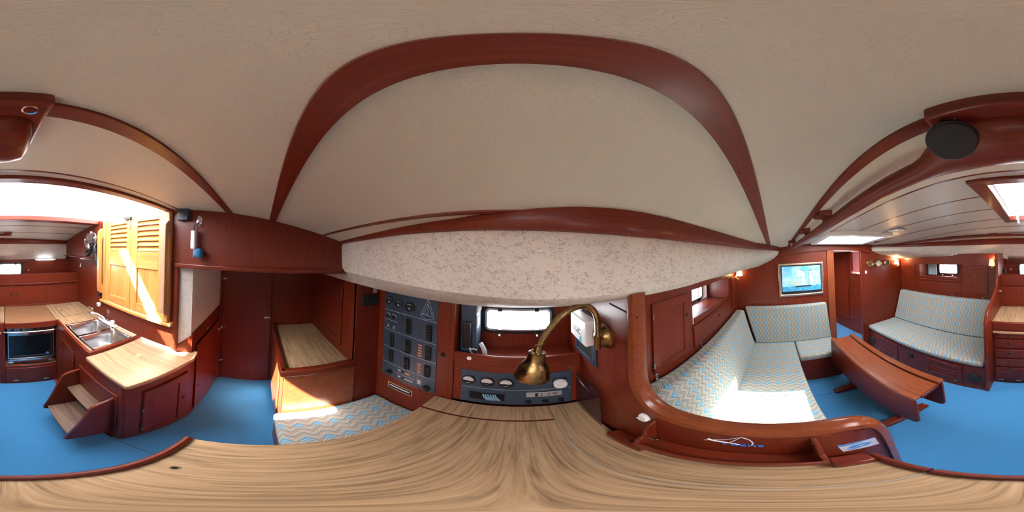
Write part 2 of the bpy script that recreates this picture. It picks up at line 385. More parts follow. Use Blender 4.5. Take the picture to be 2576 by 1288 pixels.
def strip(y, wd, x0, x1, mat, name, hang=0.006, parent=None):
    g = G(); rings = []
    for X in steps(x0, x1, 0.09):
        Y = y(X) if callable(y) else y; z = ceil(X, Y); a = ceil(X, Y-wd/2); b = ceil(X, Y+wd/2)
        rings.append([(X, Y-wd/2, a+0.012), (X, Y-wd/2, a-hang), (X, Y+wd/2, b-hang), (X, Y+wd/2, b+0.012)])
    return g.loft(rings).build(name, mat, parent, smooth=True)
for y, x0, x1 in ((-0.530, -0.95, 2.25), (-0.832, 0.20, 1.48), (-1.132, 0.20, 1.48), (-1.452, 0.20, 2.25), (-1.752, -0.97, 2.25), (-2.052, -0.97, 2.25)):
    strip(y, 0.010, x0, x1, 'mahogany_x', 'seam_strip', 0.002, ceiling)
struct(strip(0.0515, 0.036, -0.95, 2.25, 'mahogany_x', 'trim_1', 0.010), 'broad mahogany strip running the length of the headliner')
struct(strip(-0.199, 0.034, -0.95, 2.25, 'mahogany_x', 'trim_2', 0.008), 'narrow mahogany strip along the headliner beside the console')
struct(strip(lambda X: 0.365 + 0.03*smooth01(-0.9, 0.1, X), 0.012, -0.95, 0.14, 'mahogany_x', 'trim_3', 0.005), 'thin mahogany strip above the port deck beam')
# ---- port deck beam and printed side liner
rings = []
for X in steps(-0.95, 2.26, 0.08):
    y = interp(PB, X); z = interp(PBz, X); u = max(ceil(X, y-0.012), z+0.025)
    rings.append([(X, y+0.004, z), (X, y-0.006, z+0.003), (X, y-0.016, z+(u-z)*0.55), (X, y-0.006, u+0.012), (X, y+0.06, u+0.012), (X, y+0.05, z)])
struct(G().loft(rings).build('trim_4', 'mahogany_x', smooth=True), 'wide mahogany beam along the port coachroof edge')
rows = []
for X in steps(-1.76, 2.26, 0.08):
    y = interp(PB, X); z = interp(PBz, X); t = smooth01(0.5, 2.2, X)
    kn = interp([(-1.7, 1.60), (-0.95, 1.60), (0.0, 1.592), (0.31, 1.60), (0.6, 1.605), (1.2, 1.64), (2.26, 1.665)], X)
    A = [(y+0.02, z+0.02), (y+0.004, z-0.02), (y+0.006, z-0.07), (y+0.010, kn+0.06), (y+0.018, kn+0.012), (y+0.05, kn-0.012), (0.585, 1.532), (0.64, 1.53), (0.80, 1.56), (1.06, 1.60)]
    Fq = [(y+0.02, z+0.02), (y+0.02, z-0.02), (y+0.05, z-0.06), (y+0.10, z-0.10), (y+0.18, z-0.145), (y+0.32, z-0.205), (0.555, 1.515), (0.60, 1.51), (0.75, 1.54), (1.06, 1.60)]
    rows.append([(X, a[0]*(1-t)+b[0]*t, a[1]*(1-t)+b[1]*t) for a, b in zip(A, Fq)])
struct(G().sheet(rows, (0, 0.02, 0.03)).build('wall_port_upper', 'speckle', smooth=True), 'cream vinyl side liner printed with grey dashes, port side')
# ---- starboard liner and its trim
rows = []
for X in steps(-1.02, 2.26, 0.08):
    y = interp(SB, X); z = interp(SBz, X); t = smooth01(0.36, 0.46, X); u = smooth01(1.2, 2.24, X)
    A = [(y, z), (y-0.03, z-0.08), (y-0.08, z-0.15), (-2.50, 1.55), (-2.62, 1.55)]
    Bq = [(y, z), (y-0.015, z-0.05), (y-0.035, z-0.10), (-2.205, 1.622), (-2.62, 1.63)]
    Cq = [(y, z), (y-0.02, z-0.06), (y-0.15, z-0.11), (-2.15, 1.60), (-2.62, 1.60)]
    rows.append([(X, (a[0]*(1-t)+b[0]*t)*(1-u)+c[0]*u, (a[1]*(1-t)+b[1]*t)*(1-u)+c[1]*u) for a, b, c in zip(A, Bq, Cq)])
struct(G().sheet(rows, (0, -0.02, 0.03)).build('wall_starboard_upper', 'speckle', smooth=True), 'cream vinyl side liner, starboard side')
rings = []
for X in steps(-0.95, 2.25, 0.09):
    y = interp(SB, X); z = interp(SBz, X); u = ceil(X, y)
    rings.append([(X, y-0.03, z), (X, y+0.006, z), (X, y+0.012, z+0.03), (X, y+0.0, max(u, z+0.03)+0.01), (X, y-0.03, max(u, z+0.03)+0.01)])
struct(G().loft(rings).build('trim_5', 'mahogany_x', smooth=True), 'mahogany strip along the starboard coachroof edge')

# ---- hull sides with windows
def wall_with_hole(name, mat, x0, x1, y0, y1, z0, z1, hx0, hx1, hz0, hz1, label):
    g = G(); g.box(x0, hx0, y0, y1, z0, z1); g.box(hx1, x1, y0, y1, z0, z1); g.box(hx0, hx1, y0, y1, z0, hz0); g.box(hx0, hx1, y0, y1, hz1, z1)
    return struct(g.build(name, mat), label)
wall_with_hole('wall_port', 'mahogany_z', -0.34, 0.36, 1.00, 1.04, -0.08, 1.66, -0.19, 0.20, 1.262, 1.405, 'mahogany hull side behind the chart table shelf')
wall_with_hole('wall_port_saloon', 'mahogany_x', 0.36, 2.26, 0.85, 0.89, -0.08, 1.66, 1.34, 1.72, 1.262, 1.405, 'mahogany hull side behind the port lockers')
wall_with_hole('wall_starboard', 'mahogany_x', 0.40, 2.26, -2.54, -2.50, -0.08, 1.95, 1.20, 1.555, 1.315, 1.480, 'mahogany hull side behind the starboard lockers')
wall_with_hole('wall_galley', 'mahogany_x', -1.03, 0.40, -2.54, -2.50, -0.08, 1.95, -0.225, 0.165, 1.325, 1.485, 'mahogany hull side behind the galley shelf')
struct(G().box(-1.95, -0.34, 1.0, 1.04, -0.08, 1.70).build('wall_port_aft', 'mahogany_z'), 'mahogany side of the aft passage')
WIN = []
def window(n, x0, x1, y, z0, z1, inward, label, dark=True):
    s = inward; fm = 'black' if dark else 'mahogany_x'
    g = G().frame(rrect(x0-0.028, x1+0.028, z0-0.026, z1+0.026, 0.04), rrect(x0+0.004, x1-0.004, z0+0.004, z1-0.004, 0.025), 'y', y, y+s*0.012)
    o = struct(g.build(f'window_{n}', fm, smooth=True), label)
    G().frame(rrect(x0-0.004, x1+0.004, z0-0.004, z1+0.004, 0.03), rrect(x0+0.008, x1-0.008, z0+0.008, z1-0.008, 0.022), 'y', y-s*0.01, y+s*0.020).build('sash', 'alu_frame', o, smooth=True)
    B('pane', 'glass', o, x0, x1, y-s*0.004, y-s*0.001, z0, z1, bevel=0)
    for fx in (0.22, 0.78):
        x = x0 + (x1-x0)*fx
        G().box(x-0.014, x+0.014, y+s*0.012, y+s*0.030, z1-0.012, z1+0.020).build('hinge', 'black', o, bevel=0.003)
        k = G().box(x-0.012, x+0.012, y+s*0.012, y+s*0.034, z0-0.030, z0+0.008).build('dog', 'black', o, bevel=0.003)
        G().cyl((x, y+s*0.034, z0-0.028), (x, y+s*0.052, z0-0.032), 0.009, 0.006, 10).build('wing_nut', 'chrome', k, smooth=True)
    return o
window(1, -0.19, 0.20, 1.00, 1.262, 1.405, -1, 'opening port light with dark frame above the chart table shelf')
window(2, 1.34, 1.72, 0.85, 1.262, 1.405, -1, 'port light behind the port settee locker')
window(3, 1.20, 1.555, -2.50, 1.315, 1.480, 1, 'port light with curtain behind the starboard settee')
window(4, -0.225, 0.165, -2.50, 1.325, 1.485, 1, 'black framed port light above the galley shelf')
# outside of the hull/deck: weather deck blocking stray daylight
# ---- forward bulkhead with doorway to the forward cabin
fw = struct(G().prism([(0.62, 0.0), (0.62, 1.62), (-0.12, 1.86), (-0.745, 1.90), (-0.745, 0.0)], 'x', 2.24, 2.275).build('wall_forward', 'mahogany_z'), 'mahogany bulkhead forward of the port settee')
struct(G().prism([(-1.315, 0.0), (-1.315, 1.90), (-2.56, 1.90), (-2.56, 0.0)], 'x', 2.24, 2.275).build('wall_forward_starboard', 'mahogany_z'), 'mahogany bulkhead forward of the starboard settee')
struct(G().box(2.218, 2.30, -0.850, -0.742, 0, 1.80).build('trim_6', 'redwood_z', bevel=0.012), 'orange mahogany door post of the forward doorway')
struct(G().box(2.232, 2.285, -1.325, -1.305, 0, 1.78).build('trim_7', 'mahogany_z', bevel=0.005), 'slim door jamb beside the brass clocks')
bot = [(-0.06, 1.712), (-0.30, 1.745), (-0.55, 1.768), (-0.80, 1.778), (-1.05, 1.772), (-1.30, 1.748), (-1.50, 1.712)]
top = [(y, ceil(2.22, y)+0.02) for y, _ in bot][::-1]
struct(G().prism(bot + top, 'x', 2.205, 2.24).build('trim_8', 'mahogany_y', bevel=0.004), 'arched mahogany beam over the forward bulkhead')
# forward corridor
g = G(); g.box(2.275, 2.75, -2.1, 0.45, 1.765, 1.85); g.box(2.75, 3.35, -2.1, -0.75, 1.765, 1.85); g.box(2.75, 3.35, -0.10, 0.45, 1.765, 1.85); g.box(3.35, 4.12, -2.1, 0.45, 1.765, 1.85)
cf = struct(g.build('ceiling_forward', 'plank_white'), 'white ceiling of the forward corridor'); B('fill_light_pane', 'glass', cf, 2.75, 3.35, -0.75, -0.10, 1.84, 1.845, bevel=0)  # unseen roof opening, added to let daylight into the corridor
struct(G().hexa([(2.275, -1.66, 0), (3.80, -1.36, 0), (3.80, -1.40, 0), (2.275, -1.70, 0), (2.275, -1.66, 1.31), (3.80, -1.36, 1.31), (3.80, -1.40, 1.31), (2.275, -1.70, 1.31)]).build('wall_corridor', 'mahogany_x'), 'starboard side of the forward corridor')
struct(bx(2.275, 3.9, -2.05, -1.98, 1.25, 1.80).build('wall_corridor_upper', 'white_panel'), 'white hull lining above the corridor locker')
struct(bx(3.80, 3.84, -2.1, 0.4, 0, 1.80).build('wall_corridor_end', 'mahogany_z'), 'dark end of the forward corridor')
struct(bx(2.275, 3.84, 0.36, 0.40, 0, 1.80).build('wall_corridor_port', 'mahogany_z'), 'port side of the forward corridor')
def cwall(x): return -1.66 + 0.30*(x-2.275)/1.525
def pdoor(name, x0, x1, z0, z1, label):
    a, b = cwall(x0)+0.004, cwall(x1)+0.004
    def slab(n, xa, xb, za, zb, d0, d1, m, par):
        ya_, yb_ = cwall(xa), cwall(xb)
        return G().hexa([(xa, ya_+d0, za), (xb, yb_+d0, za), (xb, yb_+d1, za), (xa, ya_+d1, za), (xa, ya_+d0, zb), (xb, yb_+d0, zb), (xb, yb_+d1, zb), (xa, ya_+d1, zb)]).build(n, m, par, bevel=0.002)
    o = struct(slab(name, x0, x1, z0, z1, 0.002, 0.012, 'mahogany_z', None), label)
    wd = 0.055
    slab('stile', x0, x0+wd, z0, z1, 0.010, 0.022, 'mahogany_z', o); slab('stile', x1-wd, x1, z0, z1, 0.010, 0.022, 'mahogany_z', o)
    slab('rail', x0+wd, x1-wd, z1-wd, z1, 0.010, 0.022, 'mahogany_x', o); slab('rail', x0+wd, x1-wd, z0, z0+wd, 0.010, 0.022, 'mahogany_x', o)
    return o
d = pdoor('door_1', 2.42, 2.98, 0.32, 1.21, 'panelled locker door low on the corridor side')
G().cyl((2.94, cwall(2.94)+0.022, 0.86), (2.94, cwall(2.94)+0.05, 0.86), 0.012, n=12).build('knob', 'nickel', d, smooth=True)
struct(G().hexa([(3.02, cwall(3.02)-0.03, 1.30), (3.80, cwall(3.80)-0.03, 1.30), (3.80, cwall(3.8), 1.30), (3.02, cwall(3.02), 1.30), (3.02, cwall(3.02)-0.03, 1.80), (3.80, cwall(3.80)-0.03, 1.80), (3.80, cwall(3.8), 1.80), (3.02, cwall(3.02), 1.80)]).build('wall_corridor_far', 'mahogany_z'), 'upper corridor side beyond the white lining')
pdoor('door_2', 3.10, 3.70, 0.24, 1.62, 'tall panelled door at the far end of the corridor')
hg = thing('grab_rail', 'vertical wooden grab handle on the corridor side past the doorway', 'handrail', (3.03, cwall(3.03)+0.03, 0.95))
G().tube(curve([(3.03, cwall(3.03)+0.055, 0.98), (3.03, cwall(3.03)+0.065, 1.08), (3.03, cwall(3.03)+0.055, 1.20)]), 0.016, flat=0.6).build('grip', 'mahogany_z', hg, smooth=True)
for z in (0.98, 1.20): G().cyl((3.03, cwall(3.03)+0.0, z), (3.03, cwall(3.03)+0.06, z), 0.013, n=10).build('stud', 'nickel', hg, smooth=True)

# ---- aft: header boards, companionway bulkhead, passage
hb = [(y, ceil(-0.95, y)+0.02) for y in (0.525, 0.3, 0.0, -0.3, -0.548)]
struct(G().prism([(-0.548, 1.60), (0.525, 1.60)] + hb, 'x', -0.975, -0.952).build('wall_aft_header', 'mahogany_z'), 'mahogany header board over the aft passage')
struct(G().box(-0.985, -0.928, -0.555, 0.565, 1.594, 1.624).build('trim_9', 'mahogany_y', bevel=0.008), 'rounded moulding along the bottom of the aft header')
hb = [(y, ceil(-0.95, y)+0.02) for y in (-1.43, -1.7, -2.0, -2.25, -2.43)]
struct(G().prism([(-2.43, 1.605), (-1.43, 1.605)] + hb, 'x', -0.975, -0.94).build('wall_aft_header_starboard', 'mahogany_y'), 'mahogany header board above the galley end wall')
struct(G().box(-0.985, -0.915, -2.45, -1.56, 1.594, 1.615).build('trim_10', 'mahogany_y', bevel=0.006), 'ledge moulding under the galley header board')
g = G(); g.box(-0.99, -0.955, -1.578, -0.547, 0.952, 1.175); g.box(-0.99, -0.955, -1.578, -1.360, 1.175, 2.0); g.box(-0.99, -0.955, -0.61, -0.547, 1.175, 1.995)
cw = struct(g.build('wall_companionway', 'mahogany_z'), 'mahogany bulkhead around the companionway doors')
struct(G().box(-1.01, -0.94, -0.562, -0.532, 0.945, 1.60).build('trim_11', 'mahogany_z', bevel=0.008), 'rounded corner moulding beside the companionway')
struct(bx(-1.03, -1.0, -2.52, -1.57, 0.30, 1.99).build('wall_galley_end', 'mahogany_z'), 'mahogany end wall of the galley')
struct(G().prism([(-0.962, -0.560), (-1.004, -0.449), (-1.76, -0.440), (-1.76, -0.48), (-1.03, -0.49), (-0.99, -0.60)], 'z', 0.90, 1.68).build('wall_passage', 'speckle'), 'printed vinyl side of the aft passage')
struct(bx(-1.95, -0.985, -0.64, 1.06, 1.645, 1.72).build('ceiling_aft', 'vinyl'), 'low ceiling of the aft passage')
struct(bx(-1.95, -1.76, -0.64, 1.06, 0, 1.70).build('wall_aft', 'mahogany_z'), 'dark mahogany bulkhead at the end of the aft passage')
# aft cabin door with hinges and catch
ad = struct(G().box(-1.76, -1.735, -0.412, 0.118, 0.006, 1.648).build('door_3', 'mahogany_z', bevel=0.004), 'tall mahogany door to the aft cabin')
for z in (1.42, 0.83, 0.33):
    h_ = G().box(-1.737, -1.728, -0.452, -0.375, z-0.012, z+0.012).build('hinge', 'steel', ad, bevel=0.003)
    G().cyl((-1.727, -0.413, z-0.018), (-1.727, -0.413, z+0.018), 0.007, n=10).build('hinge_pin', 'steel', h_, smooth=True)
G().box(-1.736, -1.722, 0.05, 0.112, 0.985, 1.008).build('catch', 'steel', ad, bevel=0.004)
struct(bx(-1.762, -1.722, -0.50, -0.414, 0, 1.65).build('trim_12', 'mahogany_z', bevel=0.004), 'door frame post of the aft cabin door')

# ---- companionway hatch in the deck, with coaming
hx0, hx1, hy0, hy1 = -0.96, 0.165, -1.475, -0.635
def cz(x, y, d): return (x, y, ceil(x, y)+d)
def bar(x0, x1, y0, y1, d0, d1):
    g = G(); return g.hexa([cz(x0, y0, d0), cz(x1, y0, d0), cz(x1, y1, d0), cz(x0, y1, d0), cz(x0, y0, d1), cz(x1, y0, d1), cz(x1, y1, d1), cz(x0, y1, d1)])
hat = struct(bar(hx1, hx1+0.07, -1.56, -0.575, -0.012, 0.035).build('trim_13', 'mahogany_y', bevel=0.004), 'wooden frame around the open companionway hatch')
bar(-0.95, hx1+0.07, hy1, -0.578, -0.014, 0.12).build('frame_side', 'mahogany_x', hat, bevel=0.004)
bar(-0.95, hx1+0.07, -1.555, hy0, -0.014, 0.03).build('frame_side', 'mahogany_x', hat, bevel=0.004)
bar(hx1-0.004, hx1+0.004, hy0, hy1, 0.030, 0.042).build('hatch_track', 'steel', hat)
tr_ = thing('sliding_hatch', 'smoked blue-grey sliding hatch pushed forward above the companionway opening', 'hatch', (0.6, -1.05, 2.06))
bar(0.21, 1.05, -1.50, -0.62, 0.075, 0.085).build('acrylic_sheet', 'hatch_acrylic', tr_); bar(0.20, 0.235, -1.50, -0.62, 0.068, 0.090).build('leading_edge', 'mahogany_y', tr_, bevel=0.003)
# forward deck hatch
fh = bar(1.44, 1.52, -1.30, -0.49, -0.03, 0.12); fh2 = [(2.04, 2.12, -1.30, -0.49), (1.52, 2.04, -0.56, -0.49), (1.52, 2.04, -1.30, -1.23)]
fo = struct(fh.build('window_5', 'white_plastic', bevel=0.006), 'square deck hatch with a white frame ahead of the saloon table')
for q in fh2: bar(*q, -0.03, 0.12).build('frame_bar', 'white_plastic', fo, bevel=0.006)
bar(1.50, 2.06, -1.25, -0.54, 0.085, 0.09).build('pane', 'glass', fo)
bar(1.52, 2.04, -0.575, -0.56, -0.012, 0.0).build('blind_rail', 'white_plastic', fo, bevel=0.003)
bar(1.97, 1.99, -1.23, -0.56, 0.06, 0.075).build('cross_bar', 'alu_frame', fo)

# ================================================================== JOINERY HELPERS
def pull(parent, p, n, r=0.015, mat='brass_dark'):      # round finger hole with a ring
    p = Vector(p); n = Vector(n)
    o = G().lathe(p, n, [(r*0.66, -0.002), (r, -0.002), (r*1.02, 0.004), (r*0.72, 0.005), (r*0.64, 0.001)], 16).build('finger_pull', mat, parent, smooth=True)
    G().cyl(p, p + n*0.0015, r*0.70, n=14).build('hole', 'dark_void', o)
    return o
def flat_door(kind, parent, x0, x1, z0, z1, y, s, pullx=None, pullz=None, panel=True, hinge=None, pos='y', mat='mahogany_z', rail=0.05):
    """door/flap on a face of constant Y (pos='y') or constant X (pos='x'); s = outward direction"""
    ax = pos; t = 0.013
    sq = lambda a0, a1, b0, b1: [(a0, b0), (a1, b0), (a1, b1), (a0, b1)]
    def P(u, v, d): return (u, y + s*d, v) if ax == 'y' else (y + s*d, u, v)
    if panel:
        o = G().frame(sq(x0, x1, z0, z1), sq(x0+rail, x1-rail, z0+rail, z1-rail), ax, y + s*0.001, y + s*t).build(kind, mat, parent, bevel=0.003)
        G().prism(sq(x0+rail-0.002, x1-rail+0.002, z0+rail-0.002, z1-rail+0.002), ax, y + s*0.001, y + s*0.006).build('panel', mat, o)
    else:
        o = G().prism(sq(x0, x1, z0, z1), ax, y + s*0.001, y + s*t).build(kind, mat, parent, bevel=0.004)
    if pullx is not None: pull(o, P(pullx, pullz, t), (0, s, 0) if ax == 'y' else (s, 0, 0))
    if hinge is not None:
        for f in (0.15, 0.85):
            z = z0 + (z1-z0)*f; c = P(hinge, z-0.018, t); e = P(hinge, z+0.018, t)
            G().cyl(c, e, 0.005, n=8).build('hinge', 'nickel', o, smooth=True)
    return o
def slots(parent, x0, x1, zs, y, s, mat='dark_void'):
    for z in zs: G().box(x0, x1, y, y + s*0.0015, z-0.0022, z+0.0022).build('vent_slot', mat, parent)
def cushion(name, pts, mat, label, r=0.028, group=None):
    o = G().hexa(pts).build(name, mat, bevel=r, seg=4)
    return tag(o, label, 'cushion', group)

# ================================================================== SALOON: LOCKER WALLS AND SETTEES
def lockers(root, y, s, xa, xb, dl, op, fl, dr, side):
    d = -s    # depth direction (outboard)
    def bb(n, *a, m='mahogany_x', bev=0.003): return B(n, m, root, *a, bevel=bev)
    yb = y + d*0.022
    ztop = 1.60 if side == 'port' else 1.66
    g = G()
    g.box(xa, op[0], y, yb, 0.42, ztop); g.box(op[1], xb, y, yb, 0.42, ztop); g.box(op[0], op[1], y, yb, 0.42, op[2]); g.box(op[0], op[1], y, yb, op[3], ztop)
    g.build('face_board', 'mahogany_z', root)
    yh = y + d*0.285
    bb('shelf', op[0]-0.01, op[1]+0.01, yb, yh, op[2]-0.018, op[2]); bb('shelf_top', op[0]-0.01, op[1]+0.01, yb, yh, op[3], op[3]+0.015)
    bb('cheek', op[0]-0.016, op[0], yb, yh, op[2], op[3], m='mahogany_z'); bb('cheek', op[1], op[1]+0.016, yb, yh, op[2], op[3], m='mahogany_z')
    bb('fiddle', op[0]+0.02, op[1]-0.01, y + s*0.006, y + d*0.006, op[2]-0.004, op[2]+0.042, bev=0.004)
    bb('ledge', op[0]-0.02, op[1]+0.02, y + s*0.016, y, op[2]-0.034, op[2]-0.016, bev=0.005)
    flat_door('door', root, *dl, y, s, pullx=dl[1]-0.028 if side == 'port' else dl[1]-0.025, pullz=dl[3]-0.14, hinge=dl[0])
    flat_door('door', root, *dr, y, s, pullx=dr[0]+0.026, pullz=dr[3]-0.13, hinge=dr[1])
    fo = flat_door('flap', root, *fl, y, s, pullx=(fl[0]+fl[1])/2+0.02, pullz=fl[3]-0.05, panel=False, mat='mahogany_x')
    for x in (fl[0]+0.15,): G().box(x-0.03, x+0.03, y + s*0.002, y + s*0.016, fl[2]-0.007, fl[2]-0.002).build('hinge_leaf', 'nickel', fo)
pl = thing('locker_unit', 'mahogany locker wall behind the long port settee', 'cabinet', (1.3, 0.70, 0.42))
lockers(pl, 0.55, -1, 0.36, 2.24, (0.575, 0.905, 1.045, 1.487), (0.98, 1.86, 1.235, 1.492), (0.98, 1.915, 1.035, 1.197), (1.975, 2.205, 1.03, 1.465), 'port')
sl = thing('locker_unit', 'mahogany locker wall behind the starboard settee', 'cabinet', (1.3, -2.35, 0.42))
lockers(sl, -2.20, 1, 0.43, 2.24, (0.592, 0.895, 1.065, 1.486), (0.98, 1.785, 1.266, 1.497), (0.995, 1.806, 1.058, 1.192), (1.894, 2.205, 1.065, 1.482), 'starboard')
cu = thing('curtain', 'light blue gathered curtain in the starboard locker window', 'curtain', (1.71, -2.46, 1.275))
rows = []
for i in range(29):
    x = 1.595 + 0.225*i/28; yy = -2.462 + 0.010*math.sin(i*1.35); rows.append([(x + 0.02*(k/4)*(0.5-i/28), yy, 1.28 + 0.20*k/4) for k in range(5)])
G().sheet(rows, (0, -0.003, 0)).build('cloth', 'curtain', cu, smooth=True)
G().cyl((1.20, -2.468, 1.483), (1.80, -2.468, 1.483), 0.004, n=8).build('rod', 'brass_bright', cu)
def clip(x, y, s, z, lab):
    c = thing('cushion_clip', lab, 'bracket', (x, y, z-0.02), 'steel backrest clips')
    B('plate', 'steel', c, x-0.012, x+0.012, y, y + s*0.004, z-0.02, z+0.022, bevel=0.002)
    B('tongue', 'steel', c, x-0.010, x+0.010, y, y + s*0.030, z-0.022, z-0.018, bevel=0.001)
for x, q in ((0.60, 'nearest the chart table on the port backrest'), (1.10, 'second from the chart table on the port backrest'), (1.65, 'third from the chart table on the port backrest'), (2.13, 'by the forward bulkhead on the port backrest')):
    clip(x, 0.549, -1, 1.005, 'small steel clip ' + q)
for x, q in ((2.113, 'by the clocks end of the starboard backrest'), (1.642, 'second from the clocks on the starboard backrest'), (1.159, 'third from the clocks on the starboard backrest'), (0.672, 'by the galley partition on the starboard backrest')):
    clip(x, -2.199, 1, 1.005, 'small steel clip ' + q)

# port L-shaped settee
ps = thing('settee_base', 'mahogany base of the L-shaped port settee', 'settee', (1.3, 0.1, 0))
B('front_board', 'mahogany_x', ps, 0.36, 1.78, -0.185, -0.165, 0, 0.378); B('front_board', 'mahogany_y', ps, 1.765, 1.785, -0.735, -0.165, 0, 0.378)
B('seat_board', 'mahogany_x', ps, 0.36, 2.235, -0.165, 0.545, 0.355, 0.378); B('seat_board', 'mahogany_y', ps, 1.785, 2.235, -0.735, -0.165, 0.355, 0.378)
B('end_board', 'mahogany_x', ps, 1.785, 2.235, -0.740, -0.722, 0, 0.378)
cushion('seat_cushion', [(0.37, -0.205, 0.38), (2.225, -0.222, 0.38), (2.225, 0.40, 0.38), (0.37, 0.40, 0.38), (0.37, -0.205, 0.47), (2.225, -0.222, 0.47), (2.225, 0.40, 0.47), (0.37, 0.40, 0.47)], 'fabric_x', 'long zigzag seat cushion of the port settee, sunlit at its aft end')
cushion('seat_cushion', [(1.735, -0.745, 0.38), (2.225, -0.745, 0.38), (2.225, -0.226, 0.38), (1.735, -0.226, 0.38), (1.735, -0.745, 0.47), (2.225, -0.745, 0.47), (2.225, -0.226, 0.47), (1.735, -0.226, 0.47)], 'fabric_x', 'short zigzag seat cushion on the forward leg of the port settee')
cushion('back_cushion', [(0.375, 0.300, 0.465), (2.14, 0.295, 0.465), (2.14, 0.40, 0.465), (0.375, 0.41, 0.465), (0.375, 0.435, 1.00), (2.14, 0.425, 1.00), (2.14, 0.540, 1.00), (0.375, 0.545, 1.00)], 'fabric_x', 'long zigzag back cushion leaning on the port lockers')
cushion('back_cushion', [(2.135, -0.735, 0.465), (2.235, -0.735, 0.465), (2.235, 0.28, 0.465), (2.135, 0.28, 0.465), (2.155, -0.690, 1.03), (2.235, -0.690, 1.03), (2.235, 0.42, 1.03), (2.155, 0.42, 1.03)], 'fabric_y', 'zigzag back cushion on the forward bulkhead below the ship picture', r=0.022)
# starboard settee
ss = thing('settee_base', 'mahogany base of the starboard settee with vents and loudspeakers', 'settee', (1.3, -1.8, 0))
fb = B('front_board', 'mahogany_x', ss, 0.43, 2.24, -1.435, -1.412, 0, 0.408)
B('seat_board', 'mahogany_x', ss, 0.43, 2.24, -2.20, -1.435, 0.385, 0.408); B('toe_strip', 'mahogany_x', ss, 0.43, 2.24, -1.414, -1.408, 0, 0.03)
cushion('seat_cushion', [(0.44, -1.975, 0.41), (2.23, -1.975, 0.41), (2.23, -1.395, 0.41), (0.44, -1.395, 0.41), (0.44, -1.975, 0.482), (2.23, -1.975, 0.482), (2.23, -1.395, 0.482), (0.44, -1.395, 0.482)], 'fabric_x', 'long zigzag seat cushion of the starboard settee')
cushion('back_cushion', [(0.45, -2.06, 0.475), (2.225, -2.06, 0.475), (2.225, -1.955, 0.475), (0.45, -1.955, 0.475), (0.45, -2.19, 1.005), (2.20, -2.19, 1.005), (2.19, -2.095, 1.005), (0.45, -2.095, 1.005)], 'fabric_x', 'long zigzag back cushion of the starboard settee', r=0.025)
for x0, x1 in ((0.665, 1.105), (1.56, 2.03)):
    o = flat_door('vent_door', fb, x0, x1, 0.10, 0.365, -1.412, 1, pullx=(x0+x1)/2, pullz=0.335, mat='mahogany_x', rail=0.045)
    for z in (0.15, 0.20, 0.25): B('vent_bar', 'mahogany_x', o, x0+0.06, x1-0.06, -1.408, -1.4005, z-0.004, z+0.004, bevel=0.001)
    for x in (x0+0.07, x1-0.07): B('hinge_leaf', 'nickel', o, x-0.022, x+0.022, -1.410, -1.397, 0.088, 0.097, bevel=0.001)
def oval_speaker(x, label):
    t = thing('loudspeaker', label, 'loudspeaker', (x, -1.405, 0.12))
    G().loft([[(x + r*math.cos(q), -1.412 + dd, 0.205 + r*0.95*math.sin(q)) for q in [2*pi*k/28 for k in range(28)]] for r, dd in ((0.080, 0.0), (0.080, 0.008), (0.073, 0.014))]).build('ring', 'black', t, smooth=True)
    G().loft([[(x + r*math.cos(q), -1.412 + dd, 0.205 + r*0.95*math.sin(q)) for q in [2*pi*k/28 for k in range(28)]] for r, dd in ((0.070, 0.012), (0.066, 0.018), (0.03, 0.022))]).build('grille', 'black_matte', t, smooth=True)
oval_speaker(0.54, 'round black loudspeaker in the settee base beside the galley partition')
oval_speaker(2.155, 'round black loudspeaker in the settee base below the clocks')
t = thing('power_socket', 'black square power socket in the middle of the starboard settee base', 'socket', (1.33, -1.41, 0.25))
B('plate', 'black', t, 1.295, 1.365, -1.412, -1.400, 0.255, 0.330, bevel=0.004); B('flap', 'black_matte', t, 1.305, 1.355, -1.400, -1.396, 0.262, 0.315, bevel=0.003)
# partition between settee and galley
prof = [(-1.40, 0.0), (-1.40, 0.93), (-1.413, 1.01), (-1.445, 1.075), (-1.51, 1.115), (-1.62, 1.15), (-1.76, 1.19), (-1.86, 1.24), (-1.92, 1.32), (-1.945, 1.42), (-1.945, 1.655), (-2.50, 1.655), (-2.50, 0.0)]
wp = struct(G().prism(prof, 'x', 0.392, 0.422).build('wall_partition', 'mahogany_z', bevel=0.003), 'S-curved mahogany partition between settee and galley')
edge = curve([(0.407, y, z) for y, z in [(-1.40, 0.02), (-1.40, 0.5)] + prof[1:11]], 5)
G().tube(edge, 0.021, 10).build('edge_moulding', 'mahogany_z', wp, smooth=True)
t = thing('power_socket', 'black switch box high on the galley side of the partition', 'socket', (0.38, -2.28, 1.36)); B('box', 'black', t, 0.355, 0.392, -2.33, -2.26, 1.375, 1.44, bevel=0.004); B('rocker', 'black_matte', t, 0.350, 0.356, -2.315, -2.275, 1.385, 1.43, bevel=0.002)
t = thing('hatch_catch', 'small chrome catch on the edge of the partition', 'catch', (0.38, -1.98, 1.17)); G().sphere((0.375, -1.985, 1.185), 0.016, 10, (1.3, 1, 0.7)).build('knob', 'chrome', t, smooth=True); B('base', 'chrome', t, 0.384, 0.392, -2.00, -1.97, 1.172, 1.198, bevel=0.002)

